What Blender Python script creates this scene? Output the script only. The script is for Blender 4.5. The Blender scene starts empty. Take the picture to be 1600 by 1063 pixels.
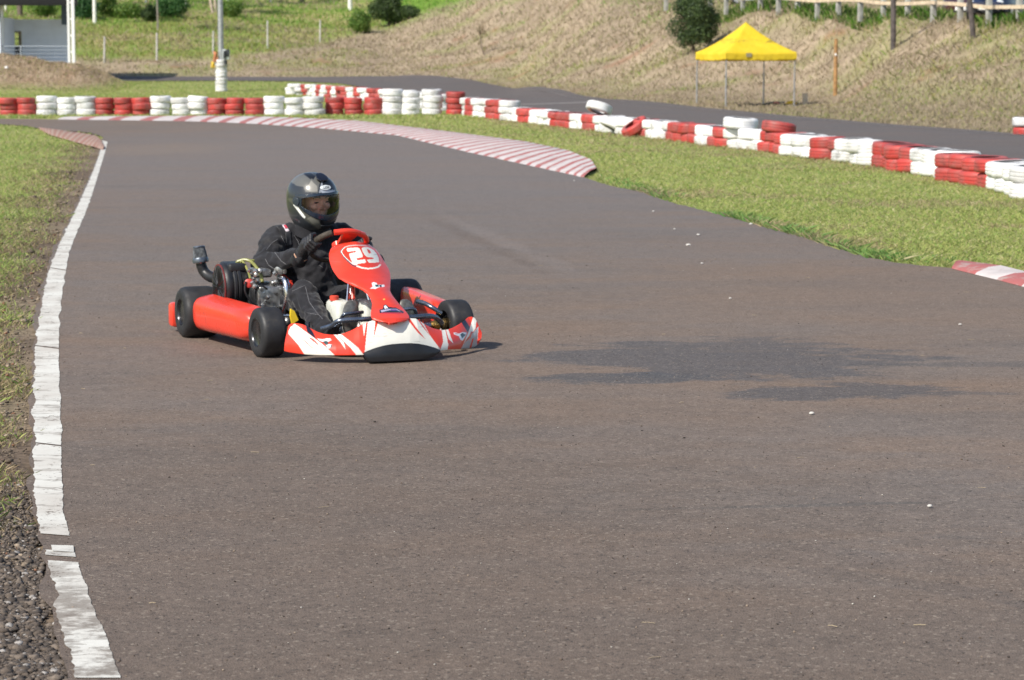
import bpy, bmesh, math, random
import numpy as np
from mathutils import Vector, Matrix, noise as mnoise
from mathutils.bvhtree import BVHTree
random.seed(7); RNG = np.random.default_rng(7)
sc = bpy.context.scene; COL = sc.collection

# ------------------------------------------------------------------ camera
FPX = 3780.0; CAM_H = 1.47; PITCH = math.atan((531.5-103)/FPX)
cam = bpy.data.cameras.new('camera'); camo = bpy.data.objects.new('camera', cam); COL.objects.link(camo)
camo.location = (0, 0, CAM_H); camo.rotation_euler = (math.pi/2-PITCH, 0, 0)
cam.sensor_width = 36; cam.lens = 36*FPX/1600; cam.clip_end = 2000; cam.clip_start = .1
cam.dof.use_dof = True; cam.dof.focus_distance = 9.0; cam.dof.aperture_fstop = 9
sc.camera = camo
# ------------------------------------------------------------------ world + sun
SUN_EL = math.radians(43); SUN_DIR = Vector((-.70*math.cos(SUN_EL), -.714*math.cos(SUN_EL), math.sin(SUN_EL))).normalized()
w = bpy.data.worlds.new('World'); sc.world = w; w.use_nodes = True
nt = w.node_tree; sky = nt.nodes.new('ShaderNodeTexSky'); sky.sky_type = 'NISHITA'; sky.sun_disc = False
sky.sun_elevation = SUN_EL; sky.sun_rotation = math.atan2(SUN_DIR.x, SUN_DIR.y)
sky.air_density = 1.0; sky.dust_density = 1.2
bg = nt.nodes['Background']; bg.inputs['Strength'].default_value = .115
nt.links.new(sky.outputs[0], bg.inputs['Color'])
sun = bpy.data.lights.new('sun', 'SUN'); sun.energy = 4.4; sun.angle = math.radians(.5); sun.color = (1, .94, .84)
suno = bpy.data.objects.new('sun', sun); COL.objects.link(suno); suno.location = (-20, -20, 30)
suno.rotation_euler = SUN_DIR.to_track_quat('Z', 'Y').to_euler()
vs = sc.view_settings; vs.view_transform = 'Standard'; vs.look = 'None'; vs.gamma = 1; vs.use_curve_mapping = False; vs.exposure = 0.32

# ------------------------------------------------------------------ measuring helpers (photo pixel -> point on the ground)
CP, SP = math.cos(PITCH), math.sin(PITCH)
def ray(px, py):
    a = (px-800)/FPX; b = -(py-531.5)/FPX
    return np.array([a, CP+b*SP, -SP+b*CP])
def gnd(px, py, z=0.0):
    r = ray(px, py); t = (z-CAM_H)/r[2]
    return (float(r[0]*t), float(r[1]*t))
def at(px, py, Y):
    r = ray(px, py); t = Y/r[1]
    return (float(r[0]*t), Y, float(CAM_H+r[2]*t))
def proj(P):
    P = np.asarray(P, float); z = P[..., 2]-CAM_H
    d = P[..., 1]*CP - z*SP; up = P[..., 1]*SP + z*CP
    return 800+FPX*P[..., 0]/d, 531.5-FPX*up/d
def inpoly(x, y, poly):
    x = np.asarray(x); y = np.asarray(y); c = np.zeros(x.shape, bool); n = len(poly)
    for i in range(n):
        x0, y0 = poly[i]; x1, y1 = poly[i-1]
        if y0 == y1: continue
        k = ((y0 > y) != (y1 > y)) & (x < (x1-x0)*(y-y0)/(y1-y0)+x0)
        c ^= k
    return c
def vnoise(x, y, seed=0):
    xi = np.floor(x).astype(np.int64); yi = np.floor(y).astype(np.int64); fx = x-xi; fy = y-yi
    fx = fx*fx*(3-2*fx); fy = fy*fy*(3-2*fy)
    def hh(a, b):
        n = (a*374761393 + b*668265263 + seed*974711) & 0xffffffff
        n = ((n ^ (n >> 13))*1274126177) & 0xffffffff
        return ((n ^ (n >> 16)) & 0xffff)/65535.
    return (hh(xi, yi)*(1-fx)+hh(xi+1, yi)*fx)*(1-fy)+(hh(xi, yi+1)*(1-fx)+hh(xi+1, yi+1)*fx)*fy
def fbm(x, y, s=1., o=4, seed=0):
    r = 0; a = .5; t = 0
    for i in range(o):
        r = r+a*vnoise(x*s, y*s, seed+i*17); t += a; s *= 2.03; a *= .55
    return r/t
def sstep(x, a, b):
    t = np.clip((x-a)/(b-a), 0, 1); return t*t*(3-2*t)
def lerpc(a, b, t): return np.asarray(a)*(1-t[..., None])+np.asarray(b)*t[..., None]

# ------------------------------------------------------------------ object helpers
def tag(o, label=None, cat=None, group=None, kind=None):
    if label: o['label'] = label
    if cat: o['category'] = cat
    if group: o['group'] = group
    if kind: o['kind'] = kind
    return o
def empty(name, loc=(0, 0, 0), rz=0, parent=None):
    o = bpy.data.objects.new(name, None); COL.objects.link(o); o.location = loc; o.rotation_euler = (0, 0, rz)
    o.empty_display_size = .1
    if parent: o.parent = parent
    return o
def link(name, me, mat=None, parent=None):
    o = bpy.data.objects.new(name, me); COL.objects.link(o)
    if mat is not None:
        for m in (mat if isinstance(mat, (list, tuple)) else [mat]): me.materials.append(m)
    if parent: o.parent = parent
    return o
class MB:
    """collects shapes for ONE mesh object"""
    def __init__(s): s.v = []; s.f = []; s.m = []
    def add(s, V, F, mi=0):
        b = len(s.v); s.v += [tuple(map(float, p)) for p in V]; s.f += [tuple(b+i for i in q) for q in F]; s.m += [mi]*len(F); return s
    def box(s, c, d, R=None, mi=0, bev=0.0):
        hx, hy, hz = d[0]/2, d[1]/2, d[2]/2
        if bev > 0:
            bm = bmesh.new(); bmesh.ops.create_cube(bm, size=1); bmesh.ops.scale(bm, vec=d, verts=bm.verts)
            bmesh.ops.bevel(bm, geom=bm.edges[:], offset=bev, segments=2, affect='EDGES', profile=.5)
            V = [v.co.copy() for v in bm.verts]; bm.verts.index_update(); F = [[v.index for v in f.verts] for f in bm.faces]; bm.free()
        else:
            V = [Vector((x, y, z)) for x in (-hx, hx) for y in (-hy, hy) for z in (-hz, hz)]
            F = [(0, 1, 3, 2), (4, 6, 7, 5), (0, 4, 5, 1), (2, 3, 7, 6), (0, 2, 6, 4), (1, 5, 7, 3)]
        if R is not None: V = [R @ v for v in V]
        return s.add([Vector(c)+v for v in V], F, mi)
    def loft(s, rings, closed=True, caps=True, mi=0):
        n = len(rings[0]); V = [p for r in rings for p in r]; F = []
        for i in range(len(rings)-1):
            for j in range(n if closed else n-1):
                k = (j+1) % n
                F.append((i*n+j, i*n+k, (i+1)*n+k, (i+1)*n+j))
        if caps and closed:
            F.append(tuple(range(n))[::-1]); F.append(tuple((len(rings)-1)*n+j for j in range(n)))
        return s.add(V, F, mi)
    def tube(s, pts, r, seg=8, smooth=0, mi=0, caps=True):
        P = [Vector(p) for p in pts]
        R = list(r) if isinstance(r, (list, tuple)) else [r]*len(P)
        if smooth:
            P2 = []; R2 = []
            for i in range(len(P)-1):
                a = P[max(i-1, 0)]; b = P[i]; c = P[i+1]; d = P[min(i+2, len(P)-1)]
                for k in range(smooth):
                    t = k/smooth
                    P2.append(.5*((2*b)+(c-a)*t+(2*a-5*b+4*c-d)*t*t+(3*b-a-3*c+d)*t**3)); R2.append(R[i]*(1-t)+R[i+1]*t)
            P2.append(P[-1]); R2.append(R[-1]); P, R = P2, R2
        rings = []; prev = None
        for i, p in enumerate(P):
            t = (P[min(i+1, len(P)-1)]-P[max(i-1, 0)])
            if t.length < 1e-9: t = Vector((0, 0, 1))
            t.normalize()
            if prev is None:
                u = t.cross(Vector((0, 0, 1)))
                if u.length < .1: u = t.cross(Vector((1, 0, 0)))
            else: u = prev-t*prev.dot(t)
            u.normalize(); prev = u; q = t.cross(u)
            rings.append([p+(u*math.cos(a)+q*math.sin(a))*R[i] for a in [2*math.pi*k/seg for k in range(seg)]])
        return s.loft(rings, True, caps, mi)
    def revolve(s, prof, c, axis, seg=24, mi=0, closed=False):
        """prof: list of (h along axis, radius)"""
        ax = Vector(axis).normalized(); u = ax.orthogonal().normalized(); q = ax.cross(u); c = Vector(c)
        rings = [[c+ax*h+(u*math.cos(a)+q*math.sin(a))*r for a in [2*math.pi*k/seg for k in range(seg)]] for h, r in prof]
        if closed: rings.append(rings[0])
        return s.loft(rings, True, not closed, mi)
    def ball(s, c, r, sub=2, mi=0, R=None):
        bm = bmesh.new(); bmesh.ops.create_icosphere(bm, subdivisions=sub, radius=1)
        rr = Vector(r) if not isinstance(r, (int, float)) else Vector((r, r, r))
        V = []
        for v in bm.verts:
            p = Vector((v.co.x*rr.x, v.co.y*rr.y, v.co.z*rr.z))
            V.append(Vector(c)+(R @ p if R is not None else p))
        bm.verts.index_update(); F = [[v.index for v in f.verts] for f in bm.faces]; bm.free(); return s.add(V, F, mi)
    def mesh(s, name, smooth=None):
        me = bpy.data.meshes.new(name); me.from_pydata(s.v, [], s.f); me.update()
        if any(s.m): me.polygons.foreach_set('material_index', s.m)
        bm = bmesh.new(); bm.from_mesh(me); bmesh.ops.recalc_face_normals(bm, faces=bm.faces); bm.to_mesh(me); bm.free()
        if smooth is not None:
            me.polygons.foreach_set('use_smooth', [True]*len(me.polygons)); me.set_sharp_from_angle(angle=math.radians(smooth))
        return me
    def build(s, name, mat, parent=None, smooth=35): return link(name, s.mesh(name, smooth), mat, parent)
def remeshed(name, mb, mat, parent, voxel, iters=6, disp=None):
    """join overlapping volumes into one continuous surface"""
    o = link('tmp', mb.mesh('tmp')); m = o.modifiers.new('r', 'REMESH'); m.mode = 'VOXEL'; m.voxel_size = voxel
    s_ = o.modifiers.new('s', 'SMOOTH'); s_.iterations = iters; s_.factor = .5
    dg = bpy.context.evaluated_depsgraph_get(); dg.update()
    me = bpy.data.meshes.new_from_object(o.evaluated_get(dg)); bpy.data.objects.remove(o)
    me.name = name; me.materials.clear()
    if disp:
        for v, nrm in [(v, v.normal.copy()) for v in me.vertices]: v.co += nrm*disp(v.co)
    me.polygons.foreach_set('use_smooth', [True]*len(me.polygons)); me.update()
    return link(name, me, mat, parent)
def colattr(me, cols, name='Col'):
    a = me.color_attributes.new(name, 'FLOAT_COLOR', 'POINT')
    c = np.ones((len(me.vertices), 4), np.float32); c[:, :3] = cols; a.data.foreach_set('color', c.ravel())
def npmesh(name, V, F, cols=None):
    """fast mesh; F is (n,k) int array"""
    V = np.asarray(V, np.float32); F = np.asarray(F, np.int32); k = F.shape[1]
    me = bpy.data.meshes.new(name); me.vertices.add(len(V)); me.vertices.foreach_set('co', V.ravel())
    me.loops.add(F.size); me.loops.foreach_set('vertex_index', F.ravel())
    me.polygons.add(len(F)); me.polygons.foreach_set('loop_start', np.arange(len(F), dtype=np.int32)*k)
    try: me.polygons.foreach_set('loop_total', np.full(len(F), k, np.int32))
    except Exception: pass
    me.update(calc_edges=True); me.validate()
    if cols is not None: colattr(me, cols)
    return me

# ------------------------------------------------------------------ materials
def S(r, g, b):
    f = lambda c: (c/255/12.92) if c/255 <= .04045 else ((c/255+.055)/1.055)**2.4
    return (f(r), f(g), f(b))
MATS = {}
class NB:
    def __init__(s, name, rough=.6, metal=0., spec=.5, coat=0.):
        s.m = bpy.data.materials.new(name); s.m.use_nodes = True; s.t = s.m.node_tree; s.b = s.t.nodes['Principled BSDF']
        s.b.inputs['Roughness'].default_value = rough; s.b.inputs['Metallic'].default_value = metal
        s.b.inputs['Specular IOR Level'].default_value = spec; s.b.inputs['Coat Weight'].default_value = coat
        s._c = None
    def n(s, t, **k):
        o = s.t.nodes.new('ShaderNode'+t)
        for a, b in k.items(): setattr(o, a, b)
        return o
    def l(s, a, b): s.t.links.new(a, b)
    def coord(s):
        if s._c is None: s._c = s.n('TexCoord').outputs['Object']
        return s._c
    def val(s, x, sock):
        if isinstance(x, (int, float)): sock.default_value = x
        elif isinstance(x, tuple): sock.default_value = (*x, 1) if len(x) == 3 and sock.type == 'RGBA' else x
        else: s.l(x, sock)
    def mapping(s, scale=(1, 1, 1), rot=(0, 0, 0), loc=(0, 0, 0)):
        m = s.n('Mapping'); m.inputs['Scale'].default_value = scale; m.inputs['Rotation'].default_value = rot; m.inputs['Location'].default_value = loc
        s.l(s.coord(), m.inputs['Vector']); return m.outputs[0]
    def noise(s, scale, detail=4, rough=.55, vec=None, dist=0):
        o = s.n('TexNoise'); o.inputs['Scale'].default_value = scale; o.inputs['Detail'].default_value = detail
        o.inputs['Roughness'].default_value = rough; o.inputs['Distortion'].default_value = dist
        s.l(vec if vec is not None else s.coord(), o.inputs['Vector']); return o.outputs['Fac']
    def voro(s, scale, vec=None, feature='F1', out='Distance'):
        o = s.n('TexVoronoi', feature=feature); o.inputs['Scale'].default_value = scale
        s.l(vec if vec is not None else s.coord(), o.inputs['Vector']); return o.outputs[out]
    def ramp(s, fac, a, b, va=0., vb=1.):
        o = s.n('MapRange', interpolation_type='SMOOTHSTEP'); s.val(fac, o.inputs['Value'])
        for k, v in (('From Min', a), ('From Max', b), ('To Min', va), ('To Max', vb)): o.inputs[k].default_value = v
        return o.outputs[0]
    def math(s, op, a, b=0.):
        o = s.n('Math', operation=op); s.val(a, o.inputs[0]); s.val(b, o.inputs[1]); return o.outputs[0]
    def mix(s, f, a, b, mode='MIX'):
        o = s.n('Mix', data_type='RGBA', blend_type=mode); s.val(f, o.inputs[0]); s.val(a, o.inputs[6]); s.val(b, o.inputs[7]); return o.outputs[2]
    def attr(s, name='Col'):
        o = s.n('Attribute', attribute_name=name); return o.outputs['Color']
    def color(s, c): s.val(c, s.b.inputs['Base Color']); return s
    def rough(s, c): s.val(c, s.b.inputs['Roughness']); return s
    def bump(s, h, strength=.3, dist=.01):
        o = s.n('Bump'); o.inputs['Strength'].default_value = strength; o.inputs['Distance'].default_value = dist
        s.l(h, o.inputs['Height']); s.l(o.outputs[0], s.b.inputs['Normal']); return s
def simple(name, c, rough=.5, metal=0., spec=.5, var=.15, scale=30, bump=0., coat=0., dirt=None, bscale=None):
    b = NB(name, rough, metal, spec, coat)
    f = b.noise(scale, 4)
    lo = tuple(x*(1-var) for x in c); hi = tuple(min(1, x*(1+var)) for x in c)
    k = b.mix(b.ramp(f, .3, .7), lo, hi)
    if dirt: k = b.mix(b.ramp(b.noise(dirt[1], 5, .65), dirt[2], dirt[2]+.18), k, dirt[0])
    b.color(k); b.rough(b.ramp(b.noise(scale*1.7, 3), .3, .7, max(.03, rough*.8), min(1, rough*1.2)))
    if bump: b.bump(b.noise(bscale or scale*3, 3), bump, .01)
    return b.m
def vcolmat(name, rough=.6, var=.12, scale=60, bump=0., spec=.5, trans=0., coat=0.):
    b = NB(name, rough, 0, spec, coat); a = b.attr()
    f = b.ramp(b.noise(scale, 4), .25, .75, 1-var, 1+var)
    h = b.n('Mix', data_type='RGBA', blend_type='MULTIPLY'); h.inputs[0].default_value = 1; b.l(a, h.inputs[6]); b.l(f, h.inputs[7])
    b.color(h.outputs[2])
    if trans:
        tr = b.n('BsdfTranslucent'); b.l(h.outputs[2], tr.inputs['Color']); ms = b.n('MixShader'); ms.inputs[0].default_value = trans
        b.l(b.b.outputs[0], ms.inputs[1]); b.l(tr.outputs[0], ms.inputs[2]); b.l(ms.outputs[0], b.t.nodes['Material Output'].inputs['Surface'])
    if bump: b.bump(b.noise(scale*2, 4), bump, .01)
    return b.m

def asphalt(name, warm, cool, dark=None):
    b = NB(name, .85, 0, .35)
    big = b.noise(.42, 6, .62, b.mapping((.8, 1, 1), (0, 0, .3))); streak = b.noise(1., 6, .62, b.mapping((.35, .9, 1), (0, 0, -.5)))
    c = b.mix(b.ramp(big, .35, .65), warm, cool)
    c = b.mix(b.ramp(streak, .46, .68, 0, .75), c, tuple(x*.80 for x in cool))
    dust = b.ramp(b.noise(.9, 6, .65, b.mapping((.5, 1.2, 1), (0, 0, .2), (7, 3, 0))), .48, .68, 0, .8)
    dust = b.math('MULTIPLY', dust, .6); c = b.mix(dust, c, (warm[0]*1.12, warm[1]*1.04, warm[2]*.94))
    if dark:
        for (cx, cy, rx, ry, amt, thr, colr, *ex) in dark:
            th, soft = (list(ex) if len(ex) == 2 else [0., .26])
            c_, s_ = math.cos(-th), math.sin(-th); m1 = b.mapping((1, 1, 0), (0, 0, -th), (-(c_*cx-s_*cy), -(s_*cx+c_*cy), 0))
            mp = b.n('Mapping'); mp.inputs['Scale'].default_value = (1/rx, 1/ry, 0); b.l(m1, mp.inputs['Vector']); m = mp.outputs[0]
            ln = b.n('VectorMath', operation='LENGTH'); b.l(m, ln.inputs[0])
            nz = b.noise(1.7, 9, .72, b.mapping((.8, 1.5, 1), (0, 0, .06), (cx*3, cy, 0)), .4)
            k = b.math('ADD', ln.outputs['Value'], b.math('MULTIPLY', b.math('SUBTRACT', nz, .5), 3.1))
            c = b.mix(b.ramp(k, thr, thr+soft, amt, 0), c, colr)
    g = b.voro(170); gr = b.noise(230, 3, .7)
    sp = b.math('MULTIPLY', b.ramp(gr, .3, .7, .55, 1.45), b.math('MULTIPLY', b.ramp(b.noise(38, 5, .7), .3, .7, .84, 1.16), b.ramp(b.noise(9, 6, .68), .3, .7, .90, 1.10)))
    o = b.n('Mix', data_type='RGBA', blend_type='MULTIPLY'); o.inputs[0].default_value = 1; b.l(c, o.inputs[6]); b.l(sp, o.inputs[7]); c = o.outputs[2]
    cellc = b.voro(120, out='Color'); sep = b.n('SeparateColor'); b.l(cellc, sep.inputs[0])
    c = b.mix(b.ramp(sep.outputs[0], .93, .975, 0, .55), c, (.30, .25, .20))
    c = b.mix(b.ramp(sep.outputs[1], .93, .975, 0, .55), c, (.02, .018, .018))
    b.color(c)
    hb = b.math('ADD', b.math('MULTIPLY', g, .7), b.math('MULTIPLY', b.noise(40, 4, .6), .6))
    b.bump(hb, .45, .004)
    return b.m

RED_P = (.72, .032, .020); WHITE_P = (.80, .79, .77); BLACK_P = (.010, .010, .013)
# ------------------------------------------------------------------ terrain: heights measured along lines of sight
# column px : list of (distance, image row) turned into (distance, height); None row = level ground
PROF = {
 -900: [(140, None), (165, 110), (200, 30), (235, -10)],
 0:    [(132, None), (150, 108), (172, 96), (198, 32), (235, 0)],
 160:  [(132, None), (150, 127), (165, 120), (172, 98), (190, 62), (205, 40), (240, 0)],
 245:  [(132, None), (150, 127), (165, 120.5), (172, 95), (195, 55), (210, 33), (240, 0)],
 333:  [(132, None), (150, 127), (165, 120.5), (178, 86), (200, 50), (215, 30), (245, 0)],
 418:  [(132, None), (150, 127), (165, 121), (188, 76), (210, 45), (250, 0)],
 500:  [(132, None), (150, 127.5), (165, 121), (202, 66), (220, 40), (250, 3)],
 600:  [(132, None), (150, 127.5), (163, 121), (185, 92), (205, 60), (218, 38), (240, 8), (255, -10)],
 700:  [(128, None), (142, 132), (155, 124), (170, 104), (185, 72), (200, 38), (222, -6)],
 800:  [(124, None), (140, 141), (150, 132), (160, 108), (175, 66), (188, 26), (200, -14)],
 950:  [(104, None), (112, 150), (124, 122), (137, 78), (150, 30), (162, -15)],
 1090: [(87, None), (98, 155), (107, 130), (117, 88), (128, 30), (136, -2), (150, -4)],
 1184: [(90, None), (97, 157), (104, 126), (111, 80), (119, 10), (135, 9.5), (150, 9)],
 1240: [(90, None), (96, 157), (102, 126), (108, 80), (113.5, 12), (130, 13.5), (145, 14)],
 1300: [(84, None), (92, 158), (98, 126), (104, 75), (108.9, 16), (125, 19), (140, 20)],
 1400: [(66, None), (78, 158), (87, 118), (95, 70), (101.4, 25), (117, 26), (130, 27)],
 1500: [(61, None), (74, 160), (83, 108), (90, 62), (94.9, 29), (110, 28), (125, 27)],
 1600: [(55, None), (70, 158), (79, 102), (85, 60), (89.2, 33), (104, 29), (120, 27)],
 1900: [(44, None), (58, 150), (68, 95), (77, 38), (92, 30), (110, 27)],
 2600: [(36, None), (48, 140), (56, 92), (63, 40), (80, 30), (100, 27)],
}
PK = sorted(PROF); PA = np.array([math.atan((p-800)/FPX) for p in PK]); RS = np.arange(0, 420, 1.)
TAB = []
for p in PK:
    d = [0.]; z = [0.]
    for D, row in PROF[p]: d.append(D); z.append(0. if row is None else at(p, row, D)[2])
    last = d[-1]; d += [last+25, last+160]; z += [z[-1]+(2.5 if p < 1000 else .3), z[-1]+(16 if p < 1000 else 9)]
    TAB.append(np.interp(RS, d, z))
TAB = np.array(TAB)
ker = np.ones(5)/5; TABS = np.array([np.convolve(np.pad(r, 2, mode='edge'), ker, 'valid') for r in TAB])
def terrain(x, y):
    x = np.asarray(x, float); y = np.asarray(y, float); az = np.arctan2(x, np.maximum(y, 1e-3)); az = np.clip(az, PA[0], PA[-1])
    i = np.clip(np.searchsorted(PA, az)-1, 0, len(PA)-2); t = (az-PA[i])/(PA[i+1]-PA[i]); t = t*t*(3-2*t)*.5+t*.5
    r = np.clip(y, 0, RS[-1]-1.01); k = r.astype(int); q = r-k
    a = TABS[i, k]*(1-q)+TABS[i, k+1]*q; b = TABS[i+1, k]*(1-q)+TABS[i+1, k+1]*q
    z = np.where(y > 0, a*(1-t)+b*t, 0.)
    rise = sstep(z, .6, 2.0)
    z = z + rise*((fbm(x, y, .13, 3, 3)-.5)*.55 + (fbm(x, y, .5, 3, 9)-.5)*.42)*np.where(z > 2.6, .55, 1)
    # earth mound in front of the pavilion
    mx = sstep(x, -22.0, -25.2); my = np.exp(-((y-141.5)/3.6)**2)
    z = z + mx*my*(1.28+.5*(fbm(x, y, .6, 3, 5)-.5))
    return z
def tz(x, y): return float(terrain(np.array([x]), np.array([y]))[0])

# ------------------------------------------------------------------ plan of the track, from the photograph
EDGE_L = [(120, 1063), (98, 990), (78, 900), (62, 830), (54, 760), (53, 650), (55, 550), (63, 490), (75, 430), (92, 385), (118, 330), (134, 295), (148, 262), (157, 235), (160, 220)]
EDGE_R = [(190, 1063), (160, 990), (128, 900), (106, 830), (97, 760), (95, 650), (92, 550), (94, 490), (102, 430), (112, 385), (135, 330), (147, 295), (157, 262), (165, 235), (168, 222)]
KERB_U = [(90, 184), (200, 183), (300, 182), (400, 183), (500, 186), (610, 194), (700, 207), (800, 220), (870, 232), (915, 247), (932, 262)]
KERB_D = [(90, 187), (200, 188), (300, 190), (400, 194), (500, 201), (560, 207), (620, 211), (680, 221), (720, 235), (760, 245), (820, 258), (870, 268), (910, 277)]
RIGHT_E = [(910, 277), (950, 290), (1000, 300), (1050, 317), (1100, 330), (1150, 343), (1200, 357), (1250, 370), (1300, 387), (1350, 401), (1400, 411), (1440, 416), (1490, 420), (1545, 433), (1600, 447), (1800, 500), (2200, 600)]
G = lambda L: [gnd(*p) for p in L]
def densify(P, step):
    out = []
    for (a, b) in zip(P[:-1], P[1:]):
        n = max(1, int(math.hypot(b[0]-a[0], b[1]-a[1])/step))
        for k in range(n): out.append((a[0]+(b[0]-a[0])*k/n, a[1]+(b[1]-a[1])*k/n))
    out.append(P[-1]); return out
def catmull(P, n=6):
    o = []
    for i in range(len(P)-1):
        a = np.array(P[max(i-1, 0)]); b = np.array(P[i]); c = np.array(P[i+1]); d = np.array(P[min(i+2, len(P)-1)])
        for k in range(n):
            t = k/n; o.append(tuple(.5*(2*b+(c-a)*t+(2*a-5*b+4*c-d)*t*t+(3*b-a-3*c+d)*t**3)))
    o.append(tuple(P[-1])); return o
gl = catmull(G(EDGE_L), 5); gr_ = catmull(G(EDGE_R), 5)
LEFT_BEND = [(160, 214), (140, 208), (110, 205), (75, 204), (40, 197), (0, 194.5), (-150, 191), (-400, 190)]
UP_LEFT = [(-400, 185.5), (-100, 185.5), (0, 186), (90, 187)]
track_poly = [(-3, -60), (-.78, 3)] + [(a[0]-.02, a[1]) for a in gl] + G(LEFT_BEND) + G(UP_LEFT) + G(KERB_D[1:]) + G(RIGHT_E) + [(9, 5), (16, -60)]
def ragged(P, amp, step, seed):
    P = densify(P, step); o = []
    for i, (x, y) in enumerate(P):
        a = (mnoise.noise((x*2.3, y*1.1, seed))*.7+mnoise.noise((x*9, y*5, seed+3))*.5)*amp
        o.append((x+a, y+a*.5))
    return o
TRACK = ragged(track_poly, .05, .12, 2.)
T2_FAR = [(2600, 260), (2000, 236), (1800, 224), (1600, 212), (1500, 203.5), (1400, 196.5), (1240, 183), (1090, 168.5), (1000, 160.5), (900, 152.5), (800, 142.5)]
T2_FARW = [gnd(*p) for p in T2_FAR] + [at(740, 130.5, 152)[:2], at(690, 125, 158)[:2], at(640, 122, 162.5)[:2], at(560, 122, 164)[:2], at(450, 122, 164)[:2], at(330, 122, 164)[:2], at(230, 122, 164)[:2], at(0, 122, 164)[:2], at(-300, 122, 164)[:2]]
T2_NEARW = [at(-300, 127, 150)[:2], at(0, 127, 150)[:2], at(230, 127, 150)[:2], at(330, 127, 150.5)[:2], at(450, 127, 150)[:2], at(530, 130, 146)[:2], at(580, 133, 138)[:2], at(620, 140, 126)[:2]] + \
           [gnd(700, 160), gnd(760, 168), gnd(860, 180), gnd(980, 192), gnd(1100, 204), gnd(1250, 219), gnd(1420, 240), gnd(1560, 258), gnd(1700, 278), gnd(2300, 370), gnd(2900, 460)]
def resamp(P, n):
    P = np.array(P); d = np.r_[0, np.cumsum(np.hypot(*np.diff(P, axis=0).T))]; s = np.linspace(0, d[-1], n)
    return np.c_[np.interp(s, d, P[:, 0]), np.interp(s, d, P[:, 1])]
def zband(far, near, name, mat, nu, nvv, dz):
    a = resamp(far, nu); b = resamp(near, nu); V = []; F = []
    for i in range(nu):
        for j in range(nvv+1):
            t = j/nvv; p = a[i]*(1-t)+b[i]*t; V.append((p[0], p[1], 0))
    V = np.array(V); V[:, 2] = terrain(V[:, 0], V[:, 1])+dz
    for i in range(nu-1):
        for j in range(nvv): k = i*(nvv+1)+j; F.append((k, k+1, k+nvv+2, k+nvv+1))
    me = npmesh(name, V, F); me.polygons.foreach_set('use_smooth', [True]*len(me.polygons)); return link(name, me, mat)
T2POLY = list(T2_FARW)+[tuple(p) for p in T2_NEARW]

# ground sheet (polar grid round the viewpoint, out to the far hills)
def greenzone(px, py):
    return sstep(py, np.interp(px, [-900, 330, 420, 500, 560, 600, 650, 720, 800], [100, 94, 84, 72, 56, 42, 26, 2, -40])+4, np.interp(px, [-900, 330, 420, 500, 560, 600, 650, 720, 800], [100, 94, 84, 72, 56, 42, 26, 2, -40])-8)
def ground_cols(x, y, z):
    n1 = fbm(x, y, .22, 4, 21); n2 = fbm(x, y, 1.1, 4, 31); n3 = fbm(x, y, .07, 3, 41)
    lawn = lerpc((.215, .255, .075), (.29, .30, .11), sstep(n1*.6+n2*.4, .36, .62))
    lawn = lerpc(lawn, (.22, .17, .09), sstep(n2, .62, .78)*.7)
    dry = lerpc((.30, .235, .165), (.38, .30, .21), sstep(n2, .35, .65))
    dry = lerpc(dry, (.25, .26, .10), sstep(n1, .48, .68)*.5)
    dry = lerpc(dry, (.24, .105, .055), sstep(fbm(x, y, .35, 3, 77), .72, .79)*.55)
    hill = lerpc((.20, .26, .06), (.34, .31, .13), sstep(n1*.6+fbm(x*.3, y, .12, 3, 19)*.4, .42, .58))
    hill = lerpc(hill, (.33, .25, .14), sstep(n3*.5+n2*.5, .58, .70)*.6)
    c = lawn
    px = 800+FPX*x/np.maximum(y, 1)
    inT2 = inpoly(x, y, T2POLY)
    # beyond the far track: dry bank to the right, greener slope to the left
    beyond = (y > np.interp(px, [-900, 560, 690, 800, 1000, 1240, 1600, 2600], [156, 156, 136, 118, 80, 60, 46, 28]))
    pyv = proj(np.c_[x, np.maximum(y, 1), z])[1]; gz = greenzone(px, pyv)*(y > 150)
    far = lerpc(dry, hill, gz)
    far = lerpc(far, (.21, .165, .11), (1-sstep(z, .15, .8))*.6)
    top = sstep(px, 560, 620)*(1-sstep(px, 720, 800))*sstep(y, 205, 222)
    far = lerpc(far, (.15, .26, .04), top)
    c = np.where(beyond[:, None], far, c)
    # mound soil
    mm = sstep(x, -22.5, -25)*np.exp(-((y-141)/4.2)**2)
    c = lerpc(c, lerpc((.36, .28, .20), (.30, .21, .14), sstep(n2, .4, .65)), np.clip(mm*2.2, 0, 1))
    # dirt beside the left edge line, rubble at the bottom left
    ex = np.interp(y, [a[1] for a in gl], [a[0] for a in gl]); dl = ex-x
    dirt = sstep(dl+(n2-.5)*.9, .95, .15)*(dl > -.3)*(y < 46)*(y > -8)
    dirt = np.maximum(dirt, sstep(y+(n2-.5)*1.2, 8.6, 7.2)*(x < .2)*(x > -8))
    c = lerpc(c, lerpc((.13, .098, .072), (.20, .155, .11), sstep(n2, .35, .65)), dirt)
    return c
az = np.r_[np.linspace(-math.pi, PA[0]-.02, 40), np.linspace(PA[0], math.atan(-820/FPX), 40)[:-1], np.linspace(math.atan(-820/FPX), math.atan(820/FPX), 430), np.linspace(math.atan(820/FPX), PA[-1], 60)[1:], np.linspace(PA[-1]+.02, math.pi, 40)]
rr = [.05, 1., 2.]
while rr[-1] < 700: rr.append(rr[-1]*1.0085 if rr[-1] < 260 else rr[-1]*1.06)
rr = np.array(rr); A, R_ = np.meshgrid(az, rr); gx = R_*np.sin(A); gy = R_*np.cos(A)
gx = np.r_[gx.ravel(), 0]; gy = np.r_[gy.ravel(), 0]; gz_ = terrain(gx, gy)
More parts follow.
